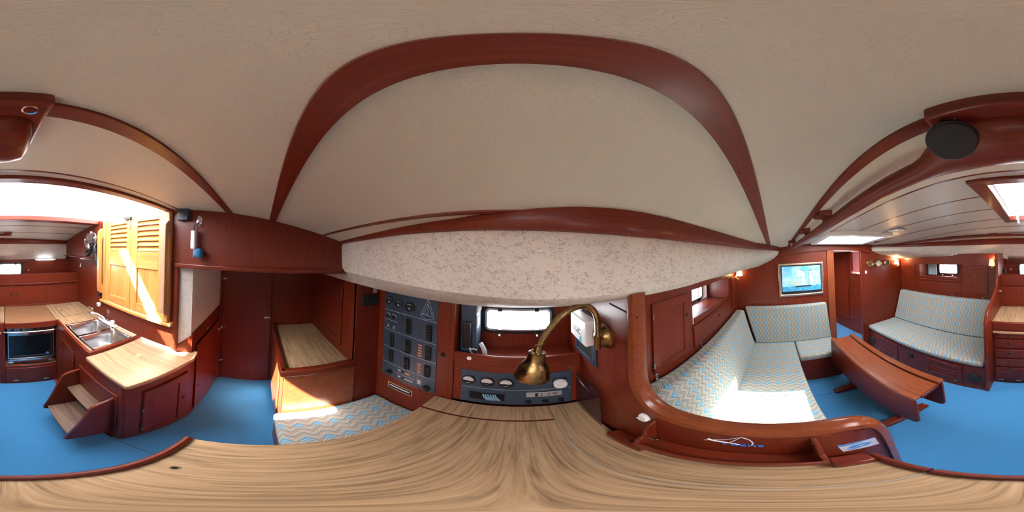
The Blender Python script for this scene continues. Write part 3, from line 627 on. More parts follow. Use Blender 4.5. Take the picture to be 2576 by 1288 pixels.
# ---- saloon table with dropped leaves
tb = thing('saloon_table', 'narrow mahogany saloon table with both leaves folded down', 'table', (1.14, -0.735, 0))
B('top', 'redwood_x', tb, 0.555, 1.735, -0.815, -0.645, 0.640, 0.664, bevel=0.006)
B('raised_edge', 'mahogany_y', tb, 0.545, 0.558, -0.815, -0.645, 0.640, 0.672, bevel=0.004)
def leaf(y0, y1, nm):
    g = G().prism([(0.555, 0.655), (0.545, 0.60)] + [(0.575 + 0.0*k, 0.60-0.0*k) for k in ()] + [(0.535, 0.36), (0.545, 0.325), (0.575, 0.312), (1.715, 0.312), (1.745, 0.325), (1.755, 0.36), (1.745, 0.655)], 'y', y0, y1)
    return g.build('leaf', 'mahogany_x', tb, bevel=0.006, label=nm)
leaf(-0.608, -0.588, 'port table leaf'); leaf(-0.872, -0.852, 'starboard table leaf')
B('hinge_rail', 'redwood_x', tb, 0.548, 1.742, -0.640, -0.586, 0.655, 0.682, bevel=0.006); B('hinge_rail', 'redwood_x', tb, 0.548, 1.742, -0.874, -0.820, 0.655, 0.682, bevel=0.006)
for x in (0.80, 1.46):
    lg = B('leg', 'mahogany_z', tb, x-0.03, x+0.03, -0.800, -0.670, 0.06, 0.64, bevel=0.006)
    ft = G().prism([(-0.97, 0.0), (-0.97, 0.022), (-0.86, 0.055), (-0.60, 0.055), (-0.49, 0.022), (-0.49, 0.0)], 'x', x-0.045, x+0.025).build('foot', 'mahogany_y', tb, bevel=0.006)
    for yy in (-0.945, -0.515): G().cyl((x-0.01, yy, 0.028), (x-0.01, yy, 0.038), 0.008, n=10).build('bolt', 'steel', ft, smooth=True)
B('stretcher', 'mahogany_x', tb, 0.83, 1.43, -0.755, -0.715, 0.20, 0.30, bevel=0.005)

# ================================================================== CHART TABLE AND NAVIGATION CORNER
ct = thing('chart_table', 'large wood-laminate chart table directly below the camera', 'table', (-0.05, 0.31, 0))
B('lid', 'laminate_y', ct, -0.404, 0.1475, -0.150, 0.640, 0.722, 0.750, bevel=0.002)
B('fixed_board', 'laminate_y', ct, 0.1495, 0.300, -0.150, 0.775, 0.722, 0.750, bevel=0.002)
B('back_board', 'laminate_y', ct, -0.404, 0.1475, 0.655, 0.775, 0.722, 0.750, bevel=0.002)
B('pencil_groove', 'mahogany_x', ct, -0.404, 0.1475, 0.641, 0.654, 0.715, 0.746, bevel=0.002)
B('hinge_strip', 'alu_frame', ct, 0.1473, 0.1497, -0.150, 0.655, 0.72, 0.7495, bevel=0)
B('carcass', 'mahogany_y', ct, -0.392, 0.300, -0.135, 0.775, 0.60, 0.721, bevel=0.003)
B('end_panel', 'mahogany_z', ct, 0.27, 0.300, -0.135, 0.775, 0.0, 0.60, bevel=0.003)
fr = G().loft([[(x, -0.150, 0.700), (x, -0.150, 0.764), (x, -0.154, 0.772), (x, -0.162, 0.776), (x, -0.172, 0.772), (x, -0.176, 0.764), (x, -0.176, 0.700)] for x in (-0.400, -0.38, 0.145)]).build('edge_fiddle', 'mahogany_x', ct, smooth=True)
G().loft([[(x, -0.150+d, 0.700), (x, -0.150+d, 0.764), (x, -0.154+d, 0.772), (x, -0.162+d, 0.776), (x, -0.172+d, 0.772), (x, -0.176+d, 0.764), (x, -0.176+d, 0.700)] for x, d in ((0.152, 0), (0.22, 0), (0.295, 0.004))]).build('edge_fiddle', 'mahogany_x', ct, smooth=True)
t = thing('lid_catch', 'small dark catch on the chart table top near its aft inboard corner', 'catch', (-0.215, -0.10, 0.75))
G().cyl((-0.215, -0.098, 0.750), (-0.215, -0.098, 0.752), 0.010, n=14).build('rose', 'brass', t, smooth=True)
G().cyl((-0.215, -0.098, 0.7515), (-0.215, -0.098, 0.7525), 0.006, n=12).build('hole', 'dark_void', t)
# bulkhead between chart table and port settee: board, low wall and round rail
rail = [(0.372, 1.605), (0.372, 1.45), (0.372, 1.32), (0.366, 1.25), (0.340, 1.19), (0.300, 1.150), (0.245, 1.128), (0.10, 1.118), (-0.02, 1.118), (-0.10, 1.116), (-0.150, 1.104), (-0.188, 1.070), (-0.208, 1.00), (-0.220, 0.86), (-0.228, 0.60), (-0.232, 0.30), (-0.232, 0.02)]
pan = [(1.0, 0.0), (1.0, 1.43), (0.83, 1.472), (0.60, 1.532), (0.48, 1.60), (0.385, 1.64), (0.385, 1.30), (0.372, 1.225), (0.345, 1.172), (0.30, 1.138), (0.245, 1.116), (0.10, 1.106), (-0.02, 1.104), (-0.05, 1.072), (-0.09, 1.048), (-0.14, 1.042), (-0.178, 1.052), (-0.196, 1.00), (-0.208, 0.86), (-0.216, 0.60), (-0.22, 0.0)]
wn = struct(G().prism(pan, 'x', 0.312, 0.345).build('wall_chart_table', 'mahogany_z'), 'mahogany bulkhead and low wall between chart table and port settee')
rp = curve([(0, y, z) for y, z in rail], 5); rings = []
for i, p in enumerate(rp):
    t_ = (rp[min(i+1, len(rp)-1)] - rp[max(i-1, 0)]).normalized(); n_ = Vector((0, t_.z, -t_.y))
    rings.append([tuple(Vector((0.328 + a, 0, 0)) + p + n_*b) for a, b in ((-0.029, -0.012), (-0.030, 0.0), (-0.026, 0.011), (-0.014, 0.018), (0.0, 0.020), (0.014, 0.018), (0.026, 0.011), (0.030, 0.0), (0.029, -0.012), (0.0, -0.016))])
G().loft(rings).build('round_rail', 'varnish', wn, smooth=True)
G().prism([(0.352, 1.530), (0.50, 1.545), (0.50, 1.550), (0.352, 1.535)], 'x', 0.3105, 0.3125).build('joint_line', 'dark_void', wn)
# tray on the low wall
tr = thing('wall_tray', 'narrow mahogany tray with curved ends on the low wall beside the chart table', 'tray', (0.28, 0.125, 0.87))
B('tray_floor', 'mahogany_y', tr, 0.250, 0.312, -0.052, 0.305, 0.876, 0.890)
B('front_lip', 'mahogany_y', tr, 0.244, 0.254, -0.055, 0.308, 0.872, 0.916, bevel=0.004)
for y in (0.300, -0.050):
    pr = [(0.312, 0.876), (0.250, 0.876), (0.246, 0.930), (0.252, 0.955), (0.264, 0.958), (0.272, 0.975), (0.274, 1.01), (0.284, 1.04), (0.312, 1.062)]
    ck = G().prism(pr, 'y', y-0.006, y+0.006).build('curved_cheek', 'mahogany_z', tr, bevel=0.003)
    for z in (0.93, 1.03): G().cyl((0.300, y + (0.006 if y < 0 else -0.006), z), (0.300, y + (0.008 if y < 0 else -0.008), z), 0.004, n=8).build('screw', 'nickel', ck)
t = thing('wing_bolt', 'small steel wing bolt inside the outboard end of the tray', 'bolt', (0.285, 0.285, 0.905)); G().cyl((0.285, 0.294, 0.925), (0.285, 0.272, 0.925), 0.005, n=8).build('bolt', 'steel', t, smooth=True); G().sphere((0.285, 0.272, 0.930), 0.009, 8, (0.5, 0.6, 1.3)).build('wing', 'steel', t, smooth=True)
t = thing('wooden_block', 'mahogany block with two dark holes against the low wall by the lamp', 'block', (0.29, 0.385, 0.75))
B('block', 'mahogany_y', t, 0.262, 0.312, 0.312, 0.455, 0.750, 0.798, bevel=0.004)
for y in (0.335, 0.362): G().cyl((0.282, y, 0.797), (0.282, y, 0.7992), 0.0055, n=12).build('hole', 'dark_void', t)
t = thing('wooden_block', 'plain mahogany block on the inboard end of the chart table beside the sticker', 'block', (0.28, -0.10, 0.75)); B('block', 'mahogany_y', t, 0.252, 0.308, -0.146, -0.060, 0.750, 0.802, bevel=0.008)
# yacht sign: wire yacht over blue lettering
t = thing('yacht_sign', 'small wall sign of a white wire yacht above blue script lettering', 'sign', (0.308, 0.10, 0.985))
def Q(y, z): return (0.309, y, z)
G().tube([Q(0.165, 1.008), Q(0.11, 1.052), Q(0.086, 1.079)], 0.0013, 6).build('wire_stay', 'wire_white', t); G().tube([Q(0.086, 1.079), Q(0.102, 1.04), Q(0.112, 1.014)], 0.0016, 6).build('wire_mast', 'wire_white', t)
G().tube(curve([Q(0.086, 1.079), Q(0.072, 1.06), Q(0.066, 1.03), Q(0.069, 1.002)]), 0.0018, 6).build('wire_sail', 'wire_white', t)
G().tube(curve([Q(0.156, 1.028), Q(0.142, 1.018), Q(0.115, 1.013), Q(0.092, 1.003)]), [0.0035]*10 + [0.003]*7 + [0.002]*8, 6).build('wire_hull', 'wire_white', t); G().tube([Q(0.148, 1.022), Q(0.122, 1.020)], 0.0018, 6).build('wire_deck', 'wire_white', t)
text_mesh('lettering', 'Yacht', 0.038, 0.0012, 'blue_paint', frame_mw((0.3098, 0.090, 0.997), (0, -1, 0), (0, 0, 1)), t)
# sticker
t = thing('sticker', 'blue and white rectangular sticker with an emblem below the round rail', 'sticker', (0.3115, -0.14, 0.87))
dy, dz = Vector((0, -0.998, 0.0)), Vector((0, 0.10, 1.0)).normalized(); o_ = Vector((0.3112, -0.145, 0.893))
def st(u, v, d=0.0): p = o_ + Vector((0, -1, 0.06))*u + Vector((0, 0.10, 1))*v; return (0.3115-d, p[1], p[2])
def quad(n, pts, mat, par, d):
    return G().add([st(u, v, d) for u, v in pts] + [st(u, v, d-0.0004) for u, v in pts], [tuple(range(len(pts))), tuple(range(len(pts), 2*len(pts)))[::-1]] + [(i, (i+1) % len(pts), len(pts)+(i+1) % len(pts), len(pts)+i) for i in range(len(pts))]).build(n, mat, par)
quad('backing', [(-0.046, -0.048), (0.046, -0.048), (0.046, 0.048), (-0.046, 0.048)], 'sticker_white', t, 0.0006)
quad('blue_band', [(-0.046, 0.048), (-0.046, 0.026), (-0.01, 0.032), (0.03, 0.044), (0.046, 0.048)], 'sticker_blue', t, 0.0011)
quad('emblem', [(-0.030, -0.006), (-0.014, 0.016), (0.014, 0.020), (0.032, 0.006), (0.018, -0.020), (-0.010, -0.024)], 'sticker_blue', t, 0.0011)
quad('emblem_center', [(-0.012, -0.004), (0.0, 0.006), (0.014, 0.004), (0.006, -0.008)], 'sticker_white', t, 0.0016); quad('emblem_tail', [(-0.036, -0.030), (-0.024, -0.018), (-0.006, -0.030), (-0.022, -0.036)], 'sticker_blue', t, 0.0011)
text_mesh('letters', 'DWG', 0.016, 0.0003, 'sticker_white', frame_mw(st(-0.002, 0.026, 0.0018), (0, -1, 0.06), (0, 0.06, 1)), t)
# white curl hook
t = thing('wall_hook', 'white curled plastic hook on the bulkhead where the round rail bends', 'hook', (0.305, 0.335, 1.035))
hk = [(0.342, 1.085), (0.325, 1.085), (0.314, 1.072), (0.312, 1.055), (0.322, 1.040), (0.340, 1.036), (0.356, 1.044), (0.347, 1.050), (0.341, 1.058), (0.346, 1.070)]
G().prism(hk, 'x', 0.296, 0.312).build('body', 'white_plastic', t, bevel=0.003)

# ---- electrical switchboard door
sw = thing('switchboard', 'tall hinged switchboard door with a blue instrument panel aft of the chart table', 'panel', (-0.61, 0.79, 0.39))
Y0 = 0.79
dr = G().box(-0.893, -0.338, Y0, Y0+0.022, 0.40, 1.56).build('door_board', 'mahogany_z', sw, bevel=0.003)
pn = B('blue_panel', 'navy', sw, -0.820, -0.412, Y0-0.004, Y0, 0.757, 1.520, bevel=0.001)
yp = Y0 - 0.004
def rule(par, x0, x1, z, wd=0.0012): G().box(x0, x1, yp-0.0006, yp, z-wd, z+wd).build('printed_line', 'panel_line', par)
def vrule(par, x, z0, z1): G().box(x-0.0006, x+0.0006, yp-0.0005, yp, z0, z1).build('printed_line', 'label_dark', par)
for z in (1.346, 1.196): rule(pn, -0.815, -0.545, z); rule(pn, -0.540, -0.416, z-0.002)
for z in (1.05, 0.90): rule(pn, -0.815, -0.690, z); rule(pn, -0.685, -0.545, z); rule(pn, -0.540, -0.416, z)
rule(pn, -0.685, -0.545, 0.834); rule(pn, -0.815, -0.700, 1.272); vrule(pn, -0.5425, 0.76, 1.50); vrule(pn, -0.6875, 0.76, 1.19)
def gauge(par, x, z, r, mat='black', face='black', marks=True):
    o = G().lathe((x, yp, z), (0, -1, 0), [(r, 0), (r, 0.010), (r*0.86, 0.013), (r*0.80, 0.008), (0.0005, 0.008)], 26).build('gauge', mat, par, smooth=True)
    G().cyl((x, yp-0.0085, z), (x, yp-0.0088, z), r*0.76, n=24).build('dial', face, o)
    return o
for x, z, r in ((-0.772, 1.418, 0.030), (-0.690, 1.412, 0.032), (-0.602, 1.408, 0.034)):
    g_ = gauge(pn, x, z, r)
    G().box(x-0.016, x+0.012, yp-0.0098, yp-0.0088, z+0.013, z+0.0155).build('mark', 'label_light', g_)
    text_mesh('logo', '88', 0.016, 0.0003, 'label_light', frame_mw((x, yp-0.0096, z-0.012), (1, 0, 0), (0, 0, 1)), g_)
# line drawing of the yacht
def line(par, x0, z0, x1, z1, wd=0.0011, m='panel_line'):
    G().tube([(x0, yp-0.0006, z0), (x1, yp-0.0006, z1)], wd, 4).build('drawn_line', m, par)
for q in ((-0.476, 1.478, -0.521, 1.378), (-0.476, 1.478, -0.436, 1.378), (-0.476, 1.478, -0.477, 1.376), (-0.476, 1.45, -0.508, 1.376), (-0.476, 1.45, -0.446, 1.376), (-0.523, 1.376, -0.434, 1.374), (-0.523, 1.376, -0.520, 1.360), (-0.434, 1.374, -0.440, 1.360), (-0.520, 1.360, -0.498, 1.357), (-0.498, 1.357, -0.488, 1.350), (-0.488, 1.350, -0.474, 1.352), (-0.474, 1.352, -0.440, 1.360), (-0.512, 1.384, -0.482, 1.383)): line(pn, *q)
# two small meter scales
for x in (-0.786, -0.732):
    arc = [(x + 0.019*math.cos(q), yp-0.0008, 1.302 + 0.019*math.sin(q)) for q in [pi*0.05 + pi*0.75*k/8 for k in range(9)]]
    G().tube(arc, 0.0018, 4).build('meter_arc', 'label_light', pn); line(pn, x-0.016, 1.300, x+0.002, 1.306, 0.0012, 'label_light')
    G().cyl((x, yp, 1.302), (x, yp-0.010, 1.302), 0.0135, n=16).build('selector', 'black', pn, smooth=True)
    for k in range(5): G().box(x-0.006+k*0.004, x-0.0045+k*0.004, yp-0.0005, yp, 1.212, 1.222+k*0.006).build('tick', 'label_light', pn)
def breaker(x0, x1, z0, z1, n, lab, lx):
    o = B('breaker_block', 'black', pn, x0, x1, yp-0.012, yp, z0, z1, bevel=0.002)
    h = (z1-z0)/n
    for k in range(n):
        B('toggle', 'black_matte', o, x0+0.006, x1-0.006, yp-0.019, yp-0.012, z0+h*(k+0.25), z0+h*(k+0.7), bevel=0.0015)
        B('name_tag', lab, pn, lx-0.012, lx+0.012, yp-0.0015, yp, z0+h*(k+0.22), z0+h*(k+0.78), bevel=0)
breaker(-0.755, -0.722, 1.062, 1.172, 6, 'label_dark', -0.790); breaker(-0.758, -0.724, 0.925, 1.030, 5, 'label_dark', -0.790)
breaker(-0.622, -0.586, 1.218, 1.325, 5, 'label_dark', -0.660); breaker(-0.624, -0.588, 1.062, 1.168, 5, 'label_dark', -0.660); breaker(-0.626, -0.590, 0.915, 1.020, 5, 'label_dark', -0.660)
breaker(-0.480, -0.444, 1.212, 1.322, 5, 'label_dark', -0.520); breaker(-0.481, -0.445, 1.064, 1.168, 5, 'label_orange', -0.520); breaker(-0.483, -0.446, 0.915, 1.012, 5, 'label_orange', -0.520)
def knob(par, x, z, r, d=0.018, ang=0.6):
    o = G().lathe((x, yp, z), (0, -1, 0), [(r, 0), (r*0.95, 0.006), (r*0.8, d)], 18).build('knob', 'black', par, smooth=True)
    g = G().box(x-r*1.05, x+r*1.05, yp-d-0.006, yp-d+0.006, z-r*0.24, z+r*0.24); g.rot(Matrix.Rotation(ang, 3, 'Y'), (x, 0, z)); g.build('grip', 'black', o, bevel=0.002)
knob(pn, -0.742, 0.815, 0.023, ang=0.1); knob(pn, -0.462, 0.797, 0.023, ang=0.9)
for k in range(3):
    B('name_tag', 'label_dark', pn, -0.802, -0.786, yp-0.0012, yp, 0.838+k*0.014, 0.847+k*0.014, bevel=0); B('name_tag', 'label_light', pn, -0.528, -0.504, yp-0.0012, yp, 0.806+k*0.016, 0.817+k*0.016, bevel=0)
for z in (0.866, 0.800):
    B('name_tag', 'label_light', pn, -0.674, -0.654, yp-0.0012, yp, z-0.004, z+0.010, bevel=0); B('switch', 'black', pn, -0.644, -0.630, yp-0.006, yp, z-0.005, z+0.009, bevel=0.001)
B('name_tag', 'label_orange', pn, -0.622, -0.582, yp-0.0012, yp, 0.856, 0.874, bevel=0); B('name_tag', 'label_light', pn, -0.622, -0.560, yp-0.0012, yp, 0.797, 0.806, bevel=0)
for z in (1.39, 1.14, 0.875): G().cyl((-0.893, Y0-0.005, z-0.022), (-0.893, Y0-0.005, z+0.022), 0.006, n=8).build('hinge', 'nickel', sw, smooth=True)
pull(sw, (-0.375, Y0, 1.130), (0, -1, 0), 0.020)
B('slot_frame', 'worn_x', sw, -0.758, -0.560, Y0-0.003, Y0, 0.622, 0.690, bevel=0.001); sf = B('slot_opening', 'dark_void', sw, -0.748, -0.566, Y0-0.0035, Y0-0.001, 0.634, 0.682, bevel=0)
B('terminal_strip', 'sticker_white', sw, -0.74, -0.575, Y0-0.0045, Y0-0.003, 0.655, 0.668, bevel=0.001)
B('parting_line', 'dark_void', sw, -0.890, -0.37, Y0-0.0006, Y0+0.001, 0.725, 0.727, bevel=0)
struct(bx(-0.893, -0.34, Y0+0.001, Y0+0.024, 0, 0.40).build('wall_chart_seat', 'mahogany_z'), 'mahogany side behind the navigator seat')
struct(G().box(-0.338, -0.312, Y0-0.008, 1.0, 0.70, 1.60).build('trim_14', 'mahogany_z', bevel=0.004), 'upright between switchboard and chart shelf')
# ---- chart shelf and lower instrument panel
sh = thing('chart_shelf', 'mahogany shelf with a raised fiddle under the chart table window', 'shelf', (0.0, 0.89, 1.10))
B('shelf_board', 'mahogany_x', sh, -0.312, 0.312, 0.79, 1.0, 1.112, 1.128); B('fiddle', 'mahogany_x', sh, -0.312, 0.312, 0.778, 0.796, 1.108, 1.182, bevel=0.006)
t = thing('button_cap', 'round white cap on the chart shelf fiddle', 'cap', (-0.229, 0.776, 1.14)); G().lathe((-0.229, 0.778, 1.153), (0, -1, 0), [(0.012, 0), (0.012, 0.003), (0.009, 0.005)], 18).build('cap', 'white_plastic', t, smooth=True)
ip = thing('instrument_panel', 'low mahogany panel with blue instrument plate at the back of the chart table', 'panel', (0.0, 0.79, 0.75))
B('board', 'mahogany_x', ip, -0.312, 0.312, Y0, Y0+0.022, 0.752, 1.110)
q = B('blue_panel', 'navy', ip, -0.268, 0.266, Y0-0.004, Y0, 0.760, 1.057, bevel=0.001)
rule(q, -0.264, -0.006, 0.912); rule(q, -0.002, 0.262, 0.912); vrule(q, -0.004, 0.765, 1.05)
for x in (-0.229, -0.139, -0.049):
    g_ = gauge(q, x, 0.981, 0.036, 'black', 'label_light'); G().tube([(x-0.018, yp-0.0098, 0.992), (x+0.014, yp-0.0098, 0.972)], 0.0012, 5).build('needle', 'white_plastic', g_)
    G().prism([(x-0.020, 0.958), (x+0.020, 0.958), (x+0.028, 0.975), (x-0.028, 0.975)], 'y', yp-0.0092, yp-0.0088).build('lower_scale', 'black', g_)
sb = B('slot_frame', 'navy', ip, -0.230, -0.044, Y0-0.007, Y0-0.003, 0.792, 0.882, bevel=0.001); B('slot_opening', 'dark_void', ip, -0.222, -0.054, Y0-0.0078, Y0-0.004, 0.802, 0.874, bevel=0)
cb = thing('cable_coil', 'loops of light blue cable inside the radio slot behind the chart table', 'cable', (-0.125, 0.776, 0.803))
for k in range(6): G().tube(curve([(-0.155+k*0.011, 0.7815, 0.862), (-0.150+k*0.012, 0.776-k*0.0004, 0.84), (-0.135+k*0.012, 0.776, 0.815), (-0.118+k*0.008, 0.7815, 0.806)]), 0.0042, 6).build('loop', 'cable_blue', cb, smooth=True)
B('socket_frame', 'black', q, 0.168, 0.236, yp-0.006, yp, 0.945, 1.008, bevel=0.003)
G().lathe((0.204, yp-0.005, 0.968), (0, -1, -0.1), [(0.033, 0), (0.034, 0.02), (0.030, 0.026), (0.001, 0.027)], 26).build('white_knob', 'white_plastic', q, smooth=True)
pt = B('metal_plate', 'silver_plate', q, 0.046, 0.216, yp-0.002, yp, 0.843, 0.888, bevel=0.001)
B('switch', 'black', pt, 0.086, 0.101, yp-0.006, yp-0.002, 0.849, 0.882, bevel=0.001)
for x in (0.118, 0.152):
    for z in (0.857, 0.874): G().cyl((x, yp-0.002, z), (x, yp-0.004, z), 0.0038, n=10).build('button', 'black', pt)
for k in range(5): B('speaker_slot', 'black', pt, 0.172+k*0.0045, 0.1742+k*0.0045, yp-0.0026, yp-0.0018, 0.853, 0.880, bevel=0)
for x in (0.056, 0.134, 0.210): knob(q, x, 0.797, 0.016, 0.014, 0.7)
for x, z in ((-0.298, 1.05), (-0.298, 0.79), (0.296, 0.79)): G().cyl((x, Y0, z), (x, Y0-0.002, z), 0.004, n=8).build('screw', 'nickel', ip)
# things on the shelf
rd = thing('radio_set', 'dark radio set with vent grille standing on the chart shelf', 'radio', (-0.255, 0.90, 1.128))
B('case', 'navy', rd, -0.305, -0.215, 0.85, 0.96, 1.130, 1.50, bevel=0.005)
for k in range(7): B('grille_bar', 'label_light', rd, -0.213, -0.2105, 0.862, 0.952, 1.41+k*0.011, 1.415+k*0.011, bevel=0)
B('white_label', 'label_light', rd, -0.2145, -0.211, 0.86, 0.90, 1.33, 1.385, bevel=0)
B('handset', 'black', rd, -0.285, -0.24, 0.822, 0.85, 1.19, 1.36, bevel=0.008)
t = thing('rope_tail', 'frayed end of grey rope standing up on the chart shelf', 'rope', (-0.175, 0.86, 1.128)); G().tube(curve([(-0.168, 0.86, 1.13), (-0.172, 0.862, 1.17), (-0.188, 0.865, 1.205), (-0.196, 0.868, 1.215)]), 0.013, 8).build('rope', 'instrument_grey', t, smooth=True)
t = thing('loose_twine', 'bit of thin white cord on the chart shelf beside the radio', 'cord', (-0.215, 0.83, 1.128)); G().tube(curve([(-0.245, 0.83, 1.195), (-0.235, 0.828, 1.186), (-0.222, 0.83, 1.19), (-0.214, 0.835, 1.184), (-0.205, 0.83, 1.186)]), 0.0035, 6).build('cord', 'rope_white', t, smooth=True); G().tube(curve([(-0.245, 0.83, 1.195), (-0.24, 0.84, 1.16), (-0.22, 0.85, 1.132)]), 0.0035, 6).build('cord_tail', 'rope_white', t, smooth=True)
# ---- on the bulkhead: mount plate, white LOGIC unit, brass lamp, acrylic pocket
mp = thing('mount_plate', 'blue metal mounting plate with a rectangular cut-out on the chart table bulkhead', 'plate', (0.307, 0.72, 1.19))
G().frame([(0.603, 1.188), (0.835, 1.188), (0.835, 1.465), (0.603, 1.465)], [(0.640, 1.215), (0.815, 1.215), (0.815, 1.315), (0.640, 1.315)], 'x', 0.304, 0.311).build('plate', 'navy', mp, bevel=0.002)
B('cutout', 'dark_void', mp, 0.3085, 0.3105, 0.64, 0.815, 1.215, 1.315, bevel=0); G().tube([(0.306, 0.63, 1.235), (0.300, 0.622, 1.222)], 0.008, 8).build('bolt', 'chrome', mp, smooth=True)
lb = thing('white_unit', 'white box marked LOGIC on the chart table bulkhead', 'device', (0.275, 0.664, 1.335))
B('case', 'white_plastic', lb, 0.250, 0.304, 0.575, 0.753, 1.338, 1.458, bevel=0.006)
text_mesh('lettering', 'LOGIC', 0.040, 0.0003, 'black', frame_mw((0.2494, 0.683, 1.390), (0, -1, 0), (0, 0, 1)), lb)
G().prism([(0.640, 1.345), (0.618, 1.345), (0.618, 1.368), (0.626, 1.374), (0.634, 1.366)], 'x', 0.2488, 0.2502).build('logo_drop', 'cyan', lb)
la = thing('chart_lamp', 'brass gooseneck reading lamp with bell shade over the chart table', 'lamp', (0.30, 0.53, 1.345))
bs = G().lathe((0.312, 0.533, 1.402), (-1, 0, 0), [(0.055, 0), (0.055, 0.006), (0.049, 0.010), (0.044, 0.024), (0.030, 0.040), (0.012, 0.046), (0.001, 0.047)], 30).build('base', 'brass_worn', la, smooth=True)
for q in (0.4, 2.5, 4.6): G().sphere((0.304, 0.533 + 0.05*math.cos(q), 1.402 + 0.05*math.sin(q)), 0.003, 6).build('rivet', 'brass_bright', bs)
G().cyl((0.272, 0.520, 1.402), (0.252, 0.478, 1.405), 0.010, n=12).build('joint', 'brass_worn', la, smooth=True)
G().cyl((0.25, 0.478, 1.385), (0.25, 0.478, 1.440), 0.0125, n=14).build('socket', 'brass', la, smooth=True)
gp = curve([(0.25, 0.478, 1.435), (0.251, 0.478, 1.475), (0.247, 0.479, 1.515), (0.232, 0.483, 1.545), (0.205, 0.488, 1.556), (0.170, 0.475, 1.556), (0.130, 0.460, 1.543), (0.092, 0.450, 1.507), (0.064, 0.440, 1.465), (0.054, 0.432, 1.428)], 12)
G().tube(gp, [0.0098 + 0.0006*(i % 2) for i in range(len(gp))], 10).build('gooseneck', 'brass', la, smooth=False)
ax = Vector((0.16, 0.05, 1.0)).normalized(); ot = Vector((0.053, 0.430, 1.436))
s_ = G().lathe(ot, -ax, [(0.001, 0), (0.020, 0.0005), (0.0235, 0.004), (0.0245, 0.030), (0.029, 0.038), (0.036, 0.050), (0.0415, 0.066), (0.0445, 0.086), (0.0465, 0.096), (0.0455, 0.098), (0.042, 0.086), (0.038, 0.066), (0.02, 0.040), (0.001, 0.038)], 36).build('shade', 'brass_worn', la, smooth=True)
sd_ = ax.orthogonal().normalized(); s2 = ax.cross(sd_)
for k in range(8):
    p = ot - ax*0.0 + (sd_*math.cos(k*pi/4) + s2*math.sin(k*pi/4))*0.0172; G().cyl(p, p + ax*0.0012, 0.0026, n=8).build('vent_hole', 'white_plastic', s_)
G().cyl(ot, ot + ax*0.022, 0.012, 0.010, 12).build('collar', 'brass', la, smooth=True)
pk = thing('acrylic_pocket', 'smoked clear plastic pocket on the bulkhead at the end of the chart table', 'holder', (0.30, 0.665, 0.75))
G().prism([(0.79, 0.752), (0.535, 0.752), (0.545, 1.02), (0.565, 1.055), (0.79, 1.03)], 'x', 0.288, 0.292).build('sheet', 'acrylic_brown', pk)
pe = thing('silver_pen', 'silver pen clipped to the smoked plastic pocket', 'pen', (0.285, 0.69, 1.01)); G().tube([(0.284, 0.765, 1.022), (0.284, 0.70, 1.016), (0.284, 0.625, 1.012)], [0.004, 0.006, 0.004], 8).build('barrel', 'chrome', pe, smooth=True)
# ---- navigator seat
ns = thing('navigator_bench', 'mahogany base of the navigator seat aft of the chart table', 'seat', (-0.63, 0.45, 0))
B('front_board', 'mahogany_x', ns, -0.868, -0.40, 0.118, 0.138, 0, 0.365); B('seat_board', 'mahogany_x', ns, -0.868, -0.40, 0.138, 0.788, 0.345, 0.365)
cushion('seat_cushion', [(-0.862, 0.108, 0.365), (-0.36, 0.108, 0.365), (-0.36, 0.786, 0.365), (-0.862, 0.786, 0.365), (-0.862, 0.108, 0.448), (-0.36, 0.108, 0.448), (-0.36, 0.786, 0.448), (-0.862, 0.786, 0.448)], 'fabric_x', 'square zigzag cushion of the navigator seat')

# ================================================================== AFT PASSAGE, PORT SIDE
ac = thing('aft_cabinet', 'low cabinet with laminate top and raised edge aft of the navigator seat', 'cabinet', (-1.3, 0.36, 0))
B('side', 'varnish', ac, -1.735, -0.872, 0.150, 0.170, 0, 0.90); B('front', 'varnish', ac, -0.892, -0.870, 0.150, 0.595, 0, 0.90)
B('top', 'laminate_x', ac, -1.735, -0.90, 0.165, 0.585, 0.890, 0.905, bevel=0.001)
B('fiddle', 'mahogany_y', ac, -0.902, -0.855, 0.128, 0.588, 0.888, 0.945, bevel=0.010); B('fiddle', 'mahogany_x', ac, -1.733, -0.860, 0.125, 0.162, 0.888, 0.945, bevel=0.010)
flat_door('door', ac, -1.50, -1.02, 0.10, 0.84, 0.150, -1, panel=False, mat='varnish')
wl = thing('hanging_locker', 'dark mahogany locker wall with a slim hinged door above the aft cabinet', 'cabinet', (-1.3, 0.70, 0))
B('face', 'mahogany_z', wl, -1.74, -0.885, 0.588, 0.610, 0, 1.60, bevel=0); B('end_face', 'mahogany_z', wl, -0.905, -0.880, 0.588, 0.80, 0, 1.60, bevel=0.002)
dd = flat_door('door', wl, -1.395, -1.062, 0.965, 1.492, 0.588, -1, pullx=-1.352, pullz=1.23, hinge=-1.062, mat='mahogany_z', rail=0.07)
t = thing('power_socket', 'black double socket on the locker end beside the switchboard', 'socket', (-0.875, 0.70, 1.36)); B('plate', 'black', t, -0.880, -0.868, 0.628, 0.778, 1.372, 1.450, bevel=0.006)
for y in (0.665, 0.740): G().cyl((-0.868, y, 1.411), (-0.865, y, 1.411), 0.022, n=18).build('outlet', 'black_matte', t, smooth=True)
t = thing('paper_tag', 'small beige tag hanging above the black double socket', 'tag', (-0.876, 0.738, 1.455)); B('tag', 'tag_beige', t, -0.879, -0.876, 0.722, 0.756, 1.458, 1.498, bevel=0)

